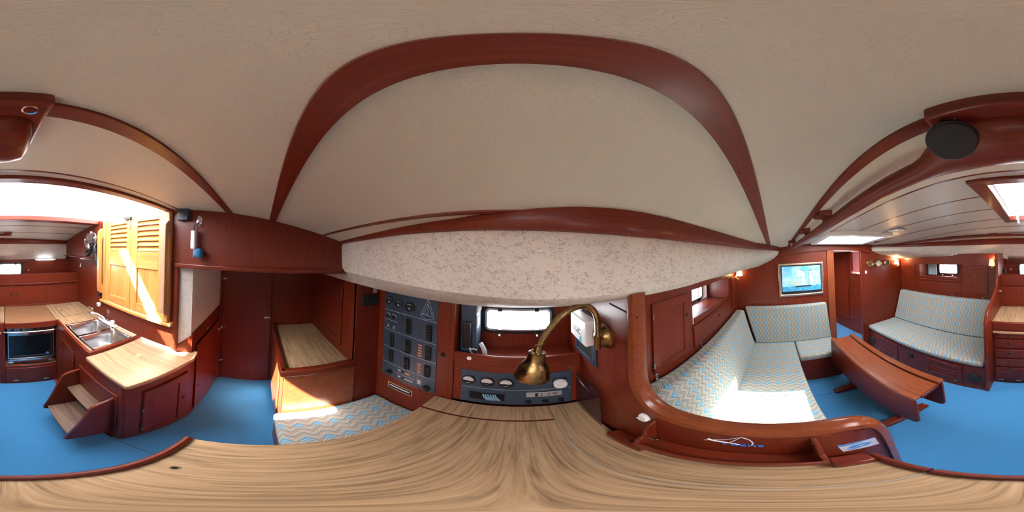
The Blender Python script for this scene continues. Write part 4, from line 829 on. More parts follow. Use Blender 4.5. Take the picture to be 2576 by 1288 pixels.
# ================================================================== GALLEY
gl = thing('drawer_unit', 'mahogany unit of five drawers at the forward end of the galley', 'cabinet', (0.22, -1.84, 0))
FY = -1.585
B('carcass', 'mahogany_z', gl, 0.045, 0.392, -2.10, FY-0.004, 0.0, 0.90)
for k, (z0, z1) in enumerate(((0.745, 0.797), (0.612, 0.722), (0.462, 0.582), (0.325, 0.437), (0.082, 0.298))):
    d = B('drawer', 'mahogany_x', gl, 0.078, 0.365, FY-0.006, FY+0.012, z0, z1, bevel=0.003); pull(d, (0.228, FY+0.012, (z0+z1)/2+0.004 if k < 4 else 0.268), (0, 1, 0), 0.017)
    if k == 4:
        for x0 in (0.10, 0.255): slots(d, x0, x0+0.075, (0.15, 0.20, 0.25), FY+0.012, 1)
        for x in (0.13, 0.31): B('hinge_leaf', 'nickel', d, x-0.025, x+0.025, FY, FY+0.014, 0.070, 0.079, bevel=0.001)
B('cutting_board', 'worn_x', gl, 0.055, 0.385, FY-0.02, FY+0.022, 0.802, 0.830, bevel=0.004); G().sphere((0.335, FY+0.032, 0.816), 0.011, 10).build('board_knob', 'brass_bright', gl, smooth=True)
su = thing('stove_cabinet', 'mahogany cabinet around the gimballed stove with a vented drawer below', 'cabinet', (-0.24, -1.84, 0))
B('side', 'mahogany_z', su, 0.022, 0.045, -2.10, FY+0.001, 0, 0.90); B('side', 'mahogany_z', su, -0.530, -0.505, -2.10, FY+0.001, 0, 0.90)
B('plinth', 'mahogany_x', su, -0.505, 0.022, FY-0.02, FY, 0, 0.075); B('shelf', 'laminate_y', su, -0.505, 0.022, -2.10, FY-0.004, 0.300, 0.322, bevel=0.001); B('shelf_edge', 'mahogany_x', su, -0.505, 0.022, FY-0.016, FY+0.003, 0.296, 0.330); B('back', 'dark_void', su, -0.505, 0.022, -2.10, -2.08, 0.30, 0.88, bevel=0)
d = B('drawer', 'mahogany_x', su, -0.500, 0.018, FY-0.006, FY+0.010, 0.078, 0.292, bevel=0.004); pull(d, (-0.245, FY+0.010, 0.262), (0, 1, 0), 0.018)
for x0 in (-0.455, -0.170): slots(d, x0, x0+0.14, (0.12, 0.165, 0.21), FY+0.010, 1)
for x in (-0.40, -0.08): B('hinge_leaf', 'nickel', d, x-0.028, x+0.028, FY, FY+0.014, 0.064, 0.074, bevel=0.001)
sv = thing('stove', 'gimballed galley stove with a dark glass oven door', 'stove', (-0.24, -1.84, 0.33))
B('body', 'black', sv, -0.490, 0.004, -2.05, -1.615, 0.40, 0.865, bevel=0.004); B('control_panel', 'steel', sv, -0.487, 0.001, -1.615, -1.606, 0.815, 0.865, bevel=0.002)
for x in (-0.055, -0.140, -0.275, -0.345): G().lathe((x, -1.606, 0.840), (0, 1, 0), [(0.015, 0), (0.014, 0.014), (0.009, 0.018)], 14).build('burner_knob', 'black', sv, smooth=True)
od = G().frame([(-0.475, 0.440), (-0.012, 0.440), (-0.012, 0.790), (-0.475, 0.790)], [(-0.440, 0.478), (-0.050, 0.478), (-0.050, 0.752), (-0.440, 0.752)], 'y', -1.615, -1.596).build('oven_door', 'black', sv, bevel=0.003)
B('oven_window', 'oven_glass', od, -0.442, -0.048, -1.606, -1.603, 0.476, 0.754, bevel=0)
B('door_top_rail', 'chrome', od, -0.480, -0.008, -1.603, -1.590, 0.768, 0.800, bevel=0.003); B('door_bottom_rail', 'steel', od, -0.478, -0.010, -1.600, -1.592, 0.432, 0.446, bevel=0.002)
for x in (-0.478, -0.010): B('side_trim', 'steel', od, x-0.006, x+0.006, -1.602, -1.594, 0.44, 0.79, bevel=0.001)
G().lathe((-0.412, -1.602, 0.487), (0, 1, 0), [(0.018, 0), (0.018, 0.0012), (0.001, 0.0014)], 20).build('maker_badge', 'silver_plate', od, smooth=True); G().lathe((-0.412, -1.6006, 0.487), (0, 1, 0), [(0.013, 0), (0.013, 0.001)], 18).build('badge_center', 'blue_paint', od)
for z in (0.56, 0.66): G().tube([(-0.42, -1.64, z), (-0.07, -1.64, z)], 0.0035, 6).build('oven_rack', 'steel', sv)
B('drip_strip', 'steel', sv, -0.470, -0.010, -1.615, -1.596, 0.395, 0.420, bevel=0.003); B('lower_rail', 'mahogany_x', sv, -0.480, 0.0, -1.615, -1.598, 0.365, 0.392, bevel=0.003)
for x in (-0.455, -0.028): B('latch_plate', 'chrome', sv, x-0.030, x+0.030, -1.598, -1.592, 0.368, 0.388, bevel=0.001)
hr = G().tube(curve([(0.035, -1.600, 0.842), (0.036, -1.570, 0.842), (0.022, -1.545, 0.842), (-0.10, -1.535, 0.842), (-0.38, -1.535, 0.842), (-0.505, -1.545, 0.842), (-0.520, -1.570, 0.842), (-0.519, -1.600, 0.842)], 6), 0.010, 10).build('crash_bar', 'chrome', sv, smooth=True)
t = thing('gas_valve', 'small red-handled gas valve on the shelf under the stove', 'valve', (-0.13, -1.60, 0.325)); G().tube([(-0.05, -1.60, 0.333), (-0.20, -1.60, 0.333)], 0.004, 8).build('pipe', 'brass_bright', t, smooth=True); G().lathe((-0.13, -1.600, 0.345), (0, 1, 0), [(0.013, 0), (0.013, 0.006)], 14).build('handle', 'valve_red', t, smooth=True)
# worktop in wood laminate, around the sink
wk = thing('worktop', 'L-shaped laminate galley worktop with a hinged stove lid', 'worktop', (-0.3, -1.83, 0.90))
for a in ((0.030, 0.392, -2.11, -1.60), (-1.0, -0.512, -2.11, -1.425)): B('board', 'laminate_y', wk, *a, 0.902, 0.938, bevel=0.001)
g = G(); g.box(-1.0, -0.905, -1.425, -0.900, 0.902, 0.938); g.box(-0.545, -0.520, -1.425, -0.900, 0.902, 0.938); g.box(-0.905, -0.545, -0.915, -0.900, 0.902, 0.938); g.build('sink_surround', 'laminate_y', wk)
B('stove_lid', 'lid_x', wk, -0.508, 0.024, -2.10, -1.58, 0.912, 0.940, bevel=0.006); B('lid_front', 'mahogany_x', wk, -0.508, 0.022, -1.580, -1.562, 0.872, 0.940, bevel=0.006)
B('front_edge', 'mahogany_x', wk, 0.030, 0.392, -1.600, -1.568, 0.845, 0.940, bevel=0.006); B('front_edge', 'mahogany_y', wk, -0.522, -0.496, -1.560, -0.900, 0.900, 0.955, bevel=0.006)
B('end_edge', 'mahogany_x', wk, -1.0, -0.498, -0.906, -0.884, 0.900, 0.955, bevel=0.006); B('back_edge', 'mahogany_x', wk, -1.0, 0.392, -2.112, -2.095, 0.938, 0.955, bevel=0.004)
G().frame([(-0.925, -2.01), (-0.605, -2.01), (-0.605, -1.64), (-0.925, -1.64)], [(-0.921, -2.006), (-0.609, -2.006), (-0.609, -1.644), (-0.921, -1.644)], 'z', 0.936, 0.9386).build('icebox_joint', 'dark_void', wk)
ll = B('icebox_lid', 'laminate_y', wk, -0.920, -0.610, -2.005, -1.645, 0.930, 0.9392, bevel=0.001); G().lathe((-0.648, -1.83, 0.939), (0, 0, 1), [(0.011, 0), (0.011, 0.002), (0.005, 0.003)], 14).build('lid_ring', 'chrome', ll, smooth=True)
# double sink
sk = thing('double_sink', 'polished steel double sink set in the galley worktop', 'sink', (-0.71, -1.16, 0.78))
def bowl(x0, x1, y0, y1):
    R = []
    for d, z, r in ((0.0, 0.9435, 0.045), (0.006, 0.936, 0.045), (0.014, 0.86, 0.05), (0.030, 0.80, 0.055), (0.060, 0.785, 0.05)): R.append([(x, y, z) for x, y in rrect(x0+d, x1-d, y0+d, y1-d, r, 6)])
    b = G().loft(R, cap=False); n = len(R[0]); b.f.append(tuple(range(4*n, 5*n)))
    o = b.build('bowl', 'steel', sk, smooth=True); G().lathe(((x0+x1)/2, (y0+y1)/2, 0.786), (0, 0, 1), [(0.024, 0), (0.022, 0.002), (0.012, 0.0005)], 18).build('drain', 'chrome', o, smooth=True)
bowl(-0.895, -0.552, -1.412, -1.172); bowl(-0.895, -0.552, -1.150, -0.922)
g = G()
for a in ((-0.908, -0.540, -1.428, -1.406), (-0.908, -0.540, -1.178, -1.144), (-0.908, -0.540, -0.928, -0.908), (-0.908, -0.889, -1.428, -0.908), (-0.558, -0.540, -1.428, -0.908)): g.box(*a, 0.938, 0.9445)
g.build('rim', 'chrome', sk, bevel=0.003)
tp = thing('mixer_tap', 'white and chrome mixer tap behind the sink', 'tap', (-0.945, -1.33, 0.94))
G().loft([[(x, y, z) for x, y in rrect(-0.972+d, -0.912-d, -1.45+d, -1.16-d, 0.028, 4)] for d, z in ((0, 0.938), (0, 0.952), (0.010, 0.962))]).build('base', 'white_plastic', tp, smooth=True)
G().tube(curve([(-0.935, -1.34, 0.96), (-0.925, -1.375, 0.985), (-0.89, -1.44, 1.005), (-0.845, -1.47, 1.01)]), [0.017]*9 + [0.013]*8 + [0.010]*8, 10).build('spout', 'chrome', tp, smooth=True); G().cyl((-0.845, -1.47, 1.015), (-0.842, -1.472, 0.990), 0.013, n=12).build('nozzle', 'chrome', tp, smooth=True)
G().lathe((-0.94, -1.215, 0.96), (0, 0, 1), [(0.024, 0), (0.026, 0.018), (0.018, 0.03)], 18).build('lever', 'white_plastic', tp, smooth=True)
t = thing('pump_spout', 'small curved chrome water spout at the corner of the companionway bulkhead', 'tap', (-0.955, -1.56, 0.94)); G().tube(curve([(-0.945, -1.585, 0.94), (-0.945, -1.60, 0.995), (-0.93, -1.65, 1.01), (-0.91, -1.69, 0.985)]), 0.009, 8).build('spout', 'chrome', t, smooth=True)
# lockers behind the worktop
gb = thing('sliding_locker', 'row of mahogany sliding lockers behind the galley worktop', 'cabinet', (-0.3, -2.2, 0.94))
B('face_rail', 'mahogany_x', gb, -1.0, 0.392, -2.135, -2.112, 0.938, 0.962); B('ledge', 'mahogany_x', gb, -1.0, 0.392, -2.135, -2.085, 1.240, 1.264, bevel=0.006); B('upper_board', 'mahogany_x', gb, -1.0, 0.392, -2.140, -2.122, 1.262, 1.378); B('shelf', 'mahogany_x', gb, -1.0, 0.392, -2.50, -2.135, 1.255, 1.270)
for i, (x0, x1) in enumerate(((-1.0, -0.535), (-0.532, -0.102), (-0.099, 0.392))):
    d = B('sliding_panel', 'mahogany_z', gb, x0, x1, -2.135, -2.118 - 0.004*(i % 2), 0.962, 1.240, bevel=0.001)
    pull(d, ({0: -0.955, 1: -0.145, 2: -0.058}[i], -2.118 - 0.004*(i % 2), 1.103 if i else 1.108), (0, 1, 0), 0.017)
pull(gb, (0.335, -2.118, 1.10), (0, 1, 0), 0.015)
t = thing('strip_light', 'short white strip light glowing under the side deck over the galley', 'lamp', (-0.61, -2.46, 1.53)); B('tube', 'led_tube', t, -0.725, -0.487, -2.475, -2.455, 1.535, 1.552, bevel=0.004); B('holder', 'white_plastic', t, -0.78, -0.44, -2.50, -2.475, 1.532, 1.556, bevel=0.003)
struct(G().box(-0.36, 0.392, -2.50, -2.45, 1.510, 1.528).build('trim_15', 'mahogany_x', bevel=0.004), 'curtain pelmet over the galley window')
for x, y, z, lab in ((-0.343, -2.488, 1.375, 'tiny white button on the hull side right of the galley window'), (0.30, -2.488, 1.395, 'tiny white button on the hull side left of the galley window')):
    t = thing('snap_button', lab, 'button', (x, y, z)); G().sphere((x, y-0.004, z+0.008), 0.010, 8, (1, 0.7, 1)).build('cap', 'white_plastic', t, smooth=True)
# L cabinet under the sink and the engine box island
sc_ = thing('sink_cabinet', 'mahogany cabinet under the sink, its door facing forward', 'cabinet', (-0.75, -1.2, 0))
B('face', 'mahogany_y', sc_, -0.530, -0.508, -1.585, -0.895, 0, 0.90); flat_door('door', sc_, -1.445, -1.122, 0.20, 0.805, -0.508, 1, pullx=-1.42, pullz=0.63, hinge=-1.122, pos='x', mat='mahogany_z')
isl = thing('engine_box', 'mahogany engine box with a worn teak top below the companionway', 'cabinet', (-0.75, -0.7, 0))
G().prism([(-0.505, -0.895), (-0.505, -0.545), (-0.985, -0.435), (-1.02, -0.435), (-1.02, -0.895)], 'z', 0, 0.893).build('body', 'mahogany_z', isl, bevel=0.002)
tp_ = G().prism([(-0.476, -0.884), (-0.476, -0.512), (-0.484, -0.501), (-0.940, -0.392), (-1.035, -0.405), (-1.035, -0.884)], 'z', 0.893, 0.925).build('top', 'worn_y', isl, bevel=0.006)
B('corner_post', 'mahogany_z', isl, -0.512, -0.488, -0.578, -0.548, 0, 0.893, bevel=0.008)
u = Vector((-0.48, 0.11, 0)).normalized(); nn = Vector((u.y, -u.x, 0)); nn = nn if nn.y > 0 else -nn; p0 = Vector((-0.505, -0.545, 0))
def IP(a, z, d): p = p0 + u*a + nn*d; return (p.x, p.y, z)
def islab(n, a0, a1, z0, z1, d0, d1, m, par, bev=0.003): return G().hexa([IP(a0, z0, d0), IP(a1, z0, d0), IP(a1, z0, d1), IP(a0, z0, d1), IP(a0, z1, d0), IP(a1, z1, d0), IP(a1, z1, d1), IP(a0, z1, d1)]).build(n, m, par, bevel=bev)
d = islab('door', 0.11, 0.445, 0.06, 0.745, 0.0, 0.006, 'mahogany_z', isl)
islab('stile', 0.11, 0.17, 0.06, 0.745, 0.004, 0.014, 'mahogany_z', d); islab('stile', 0.375, 0.445, 0.06, 0.745, 0.004, 0.014, 'mahogany_z', d); islab('rail', 0.17, 0.375, 0.06, 0.12, 0.004, 0.014, 'mahogany_x', d); islab('rail', 0.17, 0.375, 0.685, 0.745, 0.004, 0.014, 'mahogany_x', d)
islab('top_lip', 0.105, 0.46, 0.748, 0.760, 0.0, 0.014, 'mahogany_x', isl); pull(d, IP(0.415, 0.45, 0.014), nn, 0.018)
for z in (0.52, 0.18): G().cyl(IP(0.108, z-0.02, 0.012), IP(0.108, z+0.02, 0.012), 0.006, n=8).build('hinge', 'steel', d, smooth=True)
pc = thing('passage_cabinet', 'tall red mahogany cabinet with a door along the aft passage', 'cabinet', (-1.37, -0.5, 0))
G().add([(-0.958, -0.556, 0), (-1.0, -0.437, 0), (-1.735, -0.433, 0), (-1.735, -0.447, 0), (-1.02, -0.456, 0), (-0.985, -0.565, 0), (-0.958, -0.556, 0.965), (-1.0, -0.437, 1.090), (-1.735, -0.433, 1.122), (-1.735, -0.447, 1.122), (-1.02, -0.456, 1.090), (-0.985, -0.565, 0.965)],
        [(0, 1, 7, 6), (1, 2, 8, 7), (2, 3, 9, 8), (3, 4, 10, 9), (4, 5, 11, 10), (5, 0, 6, 11), (6, 7, 10, 11), (7, 8, 9, 10), (5, 4, 1, 0), (4, 3, 2, 1)]).build('body', 'mahogany_z', pc)
d = flat_door('door', pc, -1.655, -1.065, 0.07, 0.972, -0.433, 1, pullx=-1.11, pullz=0.44, hinge=-1.655, panel=False, mat='mahogany_z'); B('latch', 'nickel', pc, -1.32, -1.29, -0.434, -0.424, 1.00, 1.03, bevel=0.002)
# companionway steps
cs = thing('companion_steps', 'mahogany companion steps with two worn treads', 'steps', (-0.40, -0.80, 0))
side = [(-0.505, 0.14), (-0.255, 0.185), (-0.232, 0.198), (-0.228, 0.222), (-0.345, 0.625), (-0.362, 0.665), (-0.395, 0.685), (-0.505, 0.700)]
for y in (-1.005, -0.612): G().prism(side, 'y', y-0.011, y+0.011).build('side', 'mahogany_x', cs, bevel=0.006)
B('back_board', 'mahogany_y', cs, -0.506, -0.490, -1.020, -0.582, 0.12, 0.738, bevel=0.004)
for x0, x1, z in ((-0.470, -0.258, 0.240), (-0.500, -0.395, 0.505)): B('tread', 'tread_y', cs, x0, x1, -0.995, -0.622, z-0.020, z, bevel=0.004)
# ================================================================== COMPANIONWAY DOORS
cdr = struct(G().box(-0.962, -0.905, -1.400, -0.560, 1.160, 1.186).build('door_4', 'teak_y', bevel=0.006), 'pair of sunlit teak companionway doors with louvres')
def leafdoor(y0, y1, nm):
    x0, x1 = -0.952, -0.930; sw_ = 0.075
    l = G().box(x0, x1, y0, y0+sw_, 1.19, 1.985).build('stile', 'teak_z', cdr, bevel=0.003); G().box(x0, x1, y1-sw_*0.65, y1, 1.19, 1.985).build('stile', 'teak_z', cdr, bevel=0.003)
    ya_, yb_ = y0+sw_, y1-sw_*0.65
    for z0, z1 in ((1.93, 1.985), (1.56, 1.69), (1.19, 1.27)): B('rail', 'teak_y', cdr, x0, x1, ya_, yb_, z0, z1)
    B('door_panel', 'teak_z', cdr, x0+0.004, x1-0.010, ya_, yb_, 1.27, 1.56, bevel=0.001); B('louvre_back', 'teak_y', cdr, x0-0.006, x0+0.001, ya_-0.005, yb_+0.005, 1.685, 1.935, bevel=0)
    for k in range(6):
        z = 1.700 + k*0.0405
        G().hexa([(x0+0.003, ya_, z+0.020), (x1-0.001, ya_, z-0.006), (x1-0.001, yb_, z-0.006), (x0+0.003, yb_, z+0.020), (x0+0.003, ya_, z+0.028), (x1-0.001, ya_, z+0.004), (x1-0.001, yb_, z+0.004), (x0+0.003, yb_, z+0.028)]).build('louvre_slat', 'teak_y', cdr)
leafdoor(-1.330, -0.976, 'l'); leafdoor(-0.974, -0.640, 'r')
G().box(-0.958, -0.918, -1.372, -1.335, 1.186, 1.995).build('jamb', 'teak_z', cdr, bevel=0.006); G().box(-0.958, -0.918, -0.638, -0.592, 1.186, 1.985).build('jamb', 'teak_z', cdr, bevel=0.006)
t = thing('door_latch', 'small dark metal latch on top of the companionway doors', 'latch', (-0.925, -0.985, 1.87)); B('bolt', 'steel', t, -0.930, -0.922, -0.988, -0.978, 1.872, 1.960, bevel=0.002); B('lock_case', 'black', t, -0.935, -0.912, -1.03, -0.965, 1.955, 1.985, bevel=0.004); B('lever', 'black', t, -0.925, -0.918, -1.065, -1.02, 1.975, 1.982, bevel=0.002)
def grab(y, z0, z1, mat, lab):
    t = thing('grab_rail', lab, 'handrail', (-0.90, y, z0), 'teak grab rails beside the companionway')
    o = [(-0.955, z0), (-0.905, z0-0.002), (-0.876, z0+0.025), (-0.870, z0+0.07), (-0.870, z1-0.07), (-0.876, z1-0.025), (-0.905, z1+0.002), (-0.955, z1)]
    i = [(-0.945, z0+0.085), (-0.915, z0+0.088), (-0.905, z0+0.115), (-0.903, z0+0.13), (-0.903, z1-0.13), (-0.905, z1-0.115), (-0.915, z1-0.088), (-0.945, z1-0.085)]
    G().frame(o, i, 'y', y-0.021, y+0.021).build('rail', mat, t, bevel=0.011, seg=3)
grab(-1.375, 1.255, 1.915, 'teak_z', 'pale teak grab rail on the galley side of the companionway doors')
grab(-0.612, 1.245, 1.905, 'worn_z', 'darker teak grab rail on the passage side of the companionway doors')
t = thing('cover_plate', 'round grey cover plate on the bulkhead below the companionway doors', 'plate', (-0.95, -1.30, 1.04)); G().lathe((-0.955, -1.305, 1.062), (1, 0, 0), [(0.023, 0), (0.022, 0.004), (0.001, 0.005)], 20).build('disc', 'grey_rubber', t, smooth=True)
t = thing('tap_outlet', 'white plastic outlet fitting left of the grey cover plate', 'fitting', (-0.95, -1.45, 1.08)); B('block', 'white_plastic', t, -0.955, -0.915, -1.475, -1.43, 1.078, 1.122, bevel=0.010); G().cyl((-0.915, -1.455, 1.10), (-0.910, -1.455, 1.10), 0.013, n=14).build('opening', 'grey_rubber', t)
# hand spotlight on its hook
sp = thing('hand_spotlight', 'chrome and black hand spotlight with coiled cord hanging beside the companionway', 'spotlight', (-0.93, -1.5, 1.2))
c0 = Vector((-0.885, -1.545, 1.80))
ad_ = Vector((0.97, 0.20, 0.05)).normalized()
G().lathe(c0, ad_, [(0.001, -0.055), (0.04, -0.055), (0.070, -0.03), (0.096, 0.0), (0.102, 0.012), (0.098, 0.018), (0.085, 0.012), (0.045, 0.028), (0.001, 0.034)], 28).build('reflector_head', 'chrome', sp, smooth=True)
G().tube(curve([(-0.90, -1.50, 1.77), (-0.90, -1.475, 1.66), (-0.905, -1.445, 1.56), (-0.91, -1.435, 1.535)]), [0.028]*8 + [0.024]*8 + [0.022]*9, 10).build('handle', 'black', sp, smooth=True)
def coil(p, r, turns, wr, n=9):
    pts = []; m = int(turns*n); P_ = curve(p, 12)
    for i in range(m+1):
        f = i/m*(len(P_)-1); k = min(int(f), len(P_)-2); c = P_[k].lerp(P_[k+1], f-k); a = 2*pi*i/n
        pts.append(c + Vector((math.cos(a)*r, math.sin(a)*r*0.8, math.sin(a)*r*0.55)))
    return G().tube(pts, wr, 5)
coil([(-0.875, -1.475, 1.815), (-0.86, -1.49, 1.73), (-0.86, -1.545, 1.655), (-0.87, -1.60, 1.64), (-0.875, -1.615, 1.70)], 0.017, 22, 0.005).build('coiled_cord', 'black', sp, smooth=True)
G().tube(curve([(-0.91, -1.437, 1.535), (-0.915, -1.455, 1.48), (-0.92, -1.445, 1.43)]), 0.0035, 6).build('cord', 'cord_dark', sp, smooth=True)
coil([(-0.92, -1.445, 1.43), (-0.92, -1.45, 1.35), (-0.92, -1.445, 1.29)], 0.011, 9, 0.0035).build('coiled_cord', 'cord_dark', sp, smooth=True); coil([(-0.92, -1.435, 1.30), (-0.92, -1.415, 1.25), (-0.92, -1.41, 1.225)], 0.02, 6, 0.006).build('coil_bundle', 'cord_dark', sp, smooth=True)
t = thing('speaker_box', 'small black square switch box at the top corner of the aft header', 'switch', (-0.93, -0.49, 1.90)); B('case', 'navy', t, -0.952, -0.905, -0.530, -0.455, 1.903, 1.980, bevel=0.005); G().lathe((-0.905, -0.492, 1.942), (1, 0, 0), [(0.026, 0), (0.025, 0.003), (0.022, 0.0035)], 22).build('button', 'black', t, smooth=True)
kh = thing('key_hook', 'oval chrome hook on the aft header', 'hook', (-0.94, -0.395, 1.86)); G().sphere((-0.950, -0.395, 1.898), 0.036, 16, (0.3, 0.62, 1.0)).build('plate', 'chrome', kh, smooth=True); G().tube(curve([(-0.938, -0.395, 1.885), (-0.915, -0.398, 1.872), (-0.902, -0.40, 1.884)]), 0.005, 8).build('peg', 'chrome', kh, smooth=True)
kf = thing('key_float', 'white float and blue cork ball on a dark cord, hanging from the chrome hook', 'key ring', (-0.92, -0.40, 1.66))
G().tube(curve([(-0.905, -0.409, 1.83), (-0.912, -0.409, 1.86), (-0.915, -0.400, 1.877), (-0.912, -0.390, 1.86), (-0.908, -0.385, 1.83), (-0.915, -0.383, 1.78), (-0.915, -0.384, 1.72)]), 0.0025, 6).build('cord', 'cord_dark', kf, smooth=True)
g = G().prism(rrect(-0.935, -0.900, 1.716, 1.836, 0.016), 'y', -0.428, -0.398); g.build('float', 'white_plastic', kf, bevel=0.006); G().sphere((-0.915, -0.378, 1.692), 0.031, 16).build('ball', 'cork_blue', kf, smooth=True); G().cyl((-0.915, -0.383, 1.712), (-0.915, -0.383, 1.735), 0.010, 0.003, 8).build('knot', 'cord_dark', kf, smooth=True)
G().tube(curve([(-0.905, -0.408, 1.715), (-0.905, -0.405, 1.69), (-0.905, -0.408, 1.662)]), [0.003]*8 + [0.006]*9, 8).build('key', 'chrome', kf, smooth=True)
t = thing('wall_hook', 'white plastic hook on the galley end wall', 'hook', (-0.995, -2.0, 1.46)); G().tube(curve([(-0.992, -2.005, 1.512), (-0.98, -2.005, 1.475), (-0.975, -1.995, 1.468), (-0.975, -1.985, 1.482)]), 0.007, 8).build('hook', 'white_plastic', t, smooth=True)
t = thing('round_lamp', 'flat white round lamp under the galley header', 'lamp', (-0.96, -1.80, 1.575)); G().lathe((-0.955, -1.82, 1.594), (0, 0, -1), [(0.065, 0), (0.065, 0.006), (0.05, 0.014), (0.001, 0.016)], 24).build('dome', 'white_plastic', t, smooth=True)

# ================================================================== OVERHEAD FITTINGS
co = thing('overhead_console', 'rounded mahogany overhead console with two spotlights above the chart table', 'console', (0.04, -0.22, 1.88))
G().prism([(-0.052, -0.163), (0.118, -0.163), (0.132, -0.215), (0.118, -0.285), (-0.046, -0.285)], 'z', 1.914, 1.952).build('plate', 'mahogany_x', co, bevel=0.006)
for x, y in ((-0.028, -0.183), (0.093, -0.183)):
    o = G().lathe((x, y, 1.916), (0, 0, -1), [(0.010, 0), (0.0098, 0.003), (0.0075, 0.0025), (0.0075, -0.002)], 18).build('spot_ring', 'chrome', co, smooth=True); G().cyl((x, y, 1.9155), (x, y, 1.9145), 0.0075, n=16).build('lens', 'alu_frame', o)
hd = thing('overhead_handrail', 'long mahogany overhead handrail running forward from the console', 'handrail', (1.0, -0.25, 1.80))
hrp = [Vector(p) for p in ((0.22, -0.276, 1.889), (0.30, -0.276, 1.885), (0.45, -0.275, 1.876), (0.62, -0.273, 1.867), (0.80, -0.270, 1.858), (1.0, -0.262, 1.848), (1.2, -0.248, 1.836), (1.45, -0.232, 1.824), (1.75, -0.214, 1.812))]
st_ = [(-0.038, -0.245, 1.905, 0.014, 0.010), (-0.035, -0.245, 1.905, 0.032, 0.020), (-0.026, -0.245, 1.904, 0.048, 0.029), (-0.005, -0.245, 1.903, 0.054, 0.033), (0.05, -0.246, 1.902, 0.055, 0.034), (0.10, -0.248, 1.901, 0.054, 0.033), (0.13, -0.253, 1.899, 0.049, 0.031), (0.16, -0.264, 1.895, 0.038, 0.028), (0.19, -0.272, 1.891, 0.029, 0.026)]
dn = Vector((0, -0.86, -0.50)); bn = Vector((0, -0.50, 0.86)); rings = []
for x, y, z, a_, b_ in st_: rings.append([tuple(Vector((x, y, z)) + dn*a_*math.cos(q) + bn*b_*math.sin(q)) for q in [2*pi*k/16 for k in range(16)]])
for p in hrp: rings.append([tuple(p + dn*0.025*math.cos(q) + bn*0.025*math.sin(q)) for q in [2*pi*k/16 for k in range(16)]])
G().loft(rings).build('rail', 'mahogany_x', hd, smooth=True)
for x in (0.86, 1.28, 1.62):
    i = min(range(len(hrp)), key=lambda k: abs(hrp[k].x-x)); p = hrp[i]; ztop = ceil(p.x, p.y)
    G().box(p.x-0.045, p.x+0.045, p.y-0.022, p.y+0.055, ztop-0.030, ztop+0.004).build('bracket_pad', 'mahogany_y', hd, bevel=0.004); G().loft([[(p.x+a*s_, p.y+b*s_*0.5, z) for a, b in ((-1, -1), (1, -1), (1, 1), (-1, 1))] for s_, z in ((0.040, ztop-0.028), (0.022, (ztop+p.z)/2), (0.028, p.z))]).build('bracket_neck', 'mahogany_z', hd, smooth=True)
t = thing('ceiling_speaker', 'round black mesh loudspeaker hanging by the overhead console', 'loudspeaker', (0.115, -0.245, 1.86))
ax = Vector((-0.25, 0.45, -0.85)).normalized(); cs_ = (0.100, -0.205, 1.883); G().lathe(cs_, ax, [(0.020, -0.010), (0.034, -0.007), (0.036, 0.002), (0.033, 0.008), (0.020, 0.010), (0.001, 0.011)], 30).build('grille', 'black_matte', t, smooth=True); G().lathe(cs_, ax, [(0.033, -0.009), (0.0375, -0.005), (0.0375, 0.001), (0.035, 0.003)], 30).build('rim', 'black', t, smooth=True)
sr = thing('overhead_handrail', 'mahogany handrail with pads along the starboard headliner', 'handrail', (1.0, -1.9, 1.84))
srp = curve([(2.16, -1.585, 1.838), (1.75, -1.77, 1.850), (1.0, -1.945, 1.880), (0.4, -2.03, 1.890), (-0.06, -2.055, 1.890)], 8); G().tube(srp, 0.017, 10).build('rail', 'mahogany_x', sr, smooth=True)
for x in (2.12, 1.62, 1.02, 0.45, -0.03):
    p = min(srp, key=lambda q: abs(q.x-x)); zt = ceil(p.x, p.y)
    G().box(p.x-0.055, p.x+0.055, p.y-0.02, p.y+0.02, zt-0.016, zt+0.004).build('bracket_pad', 'mahogany_x', sr, bevel=0.004); G().prism([(p.x-0.042, zt-0.012), (p.x+0.042, zt-0.012), (p.x+0.03, p.z), (p.x+0.06, p.z-0.012), (p.x-0.06, p.z-0.012), (p.x-0.03, p.z)], 'y', p.y-0.013, p.y+0.013).build('bracket_neck', 'mahogany_x', sr, bevel=0.003)
t = thing('ceiling_vent', 'flat white ventilator on the headliner planks near the deck hatch', 'vent', (1.25, -1.19, 1.87)); zc_ = ceil(1.25, -1.19); B('plate', 'white_plastic', t, 1.17, 1.33, -1.255, -1.125, zc_-0.020, zc_-0.002, bevel=0.006)
for k in range(4): B('fin', 'plank_white', t, 1.185, 1.315, -1.24+k*0.028, -1.230+k*0.028, zc_-0.024, zc_-0.019, bevel=0.001)
for x, y, lab in ((1.95, -1.42, 'dark round downlight in the headliner to starboard of the deck hatch'), (1.55, -0.40, 'dark round downlight in the headliner beside the port handrail')):
    t = thing('downlight', lab, 'lamp', (x, y, ceil(x, y)-0.01)); G().lathe((x, y, ceil(x, y)+0.002), (0, 0, -1), [(0.045, 0), (0.043, 0.008), (0.032, 0.010), (0.030, 0.004)], 22).build('ring', 'mahogany_x', t, smooth=True); G().cyl((x, y, ceil(x, y)-0.002), (x, y, ceil(x, y)-0.005), 0.030, n=18).build('lens', 'grey_rubber', t)
t = thing('cup_hook', 'small bent wire hook on the port deck beam by the forward bulkhead', 'hook', (1.75, 0.03, 1.72)); G().tube(curve([(1.70, 0.055, 1.785), (1.70, 0.045, 1.765), (1.71, 0.04, 1.750), (1.72, 0.045, 1.76)]), 0.003, 6).build('wire', 'nickel', t, smooth=True)
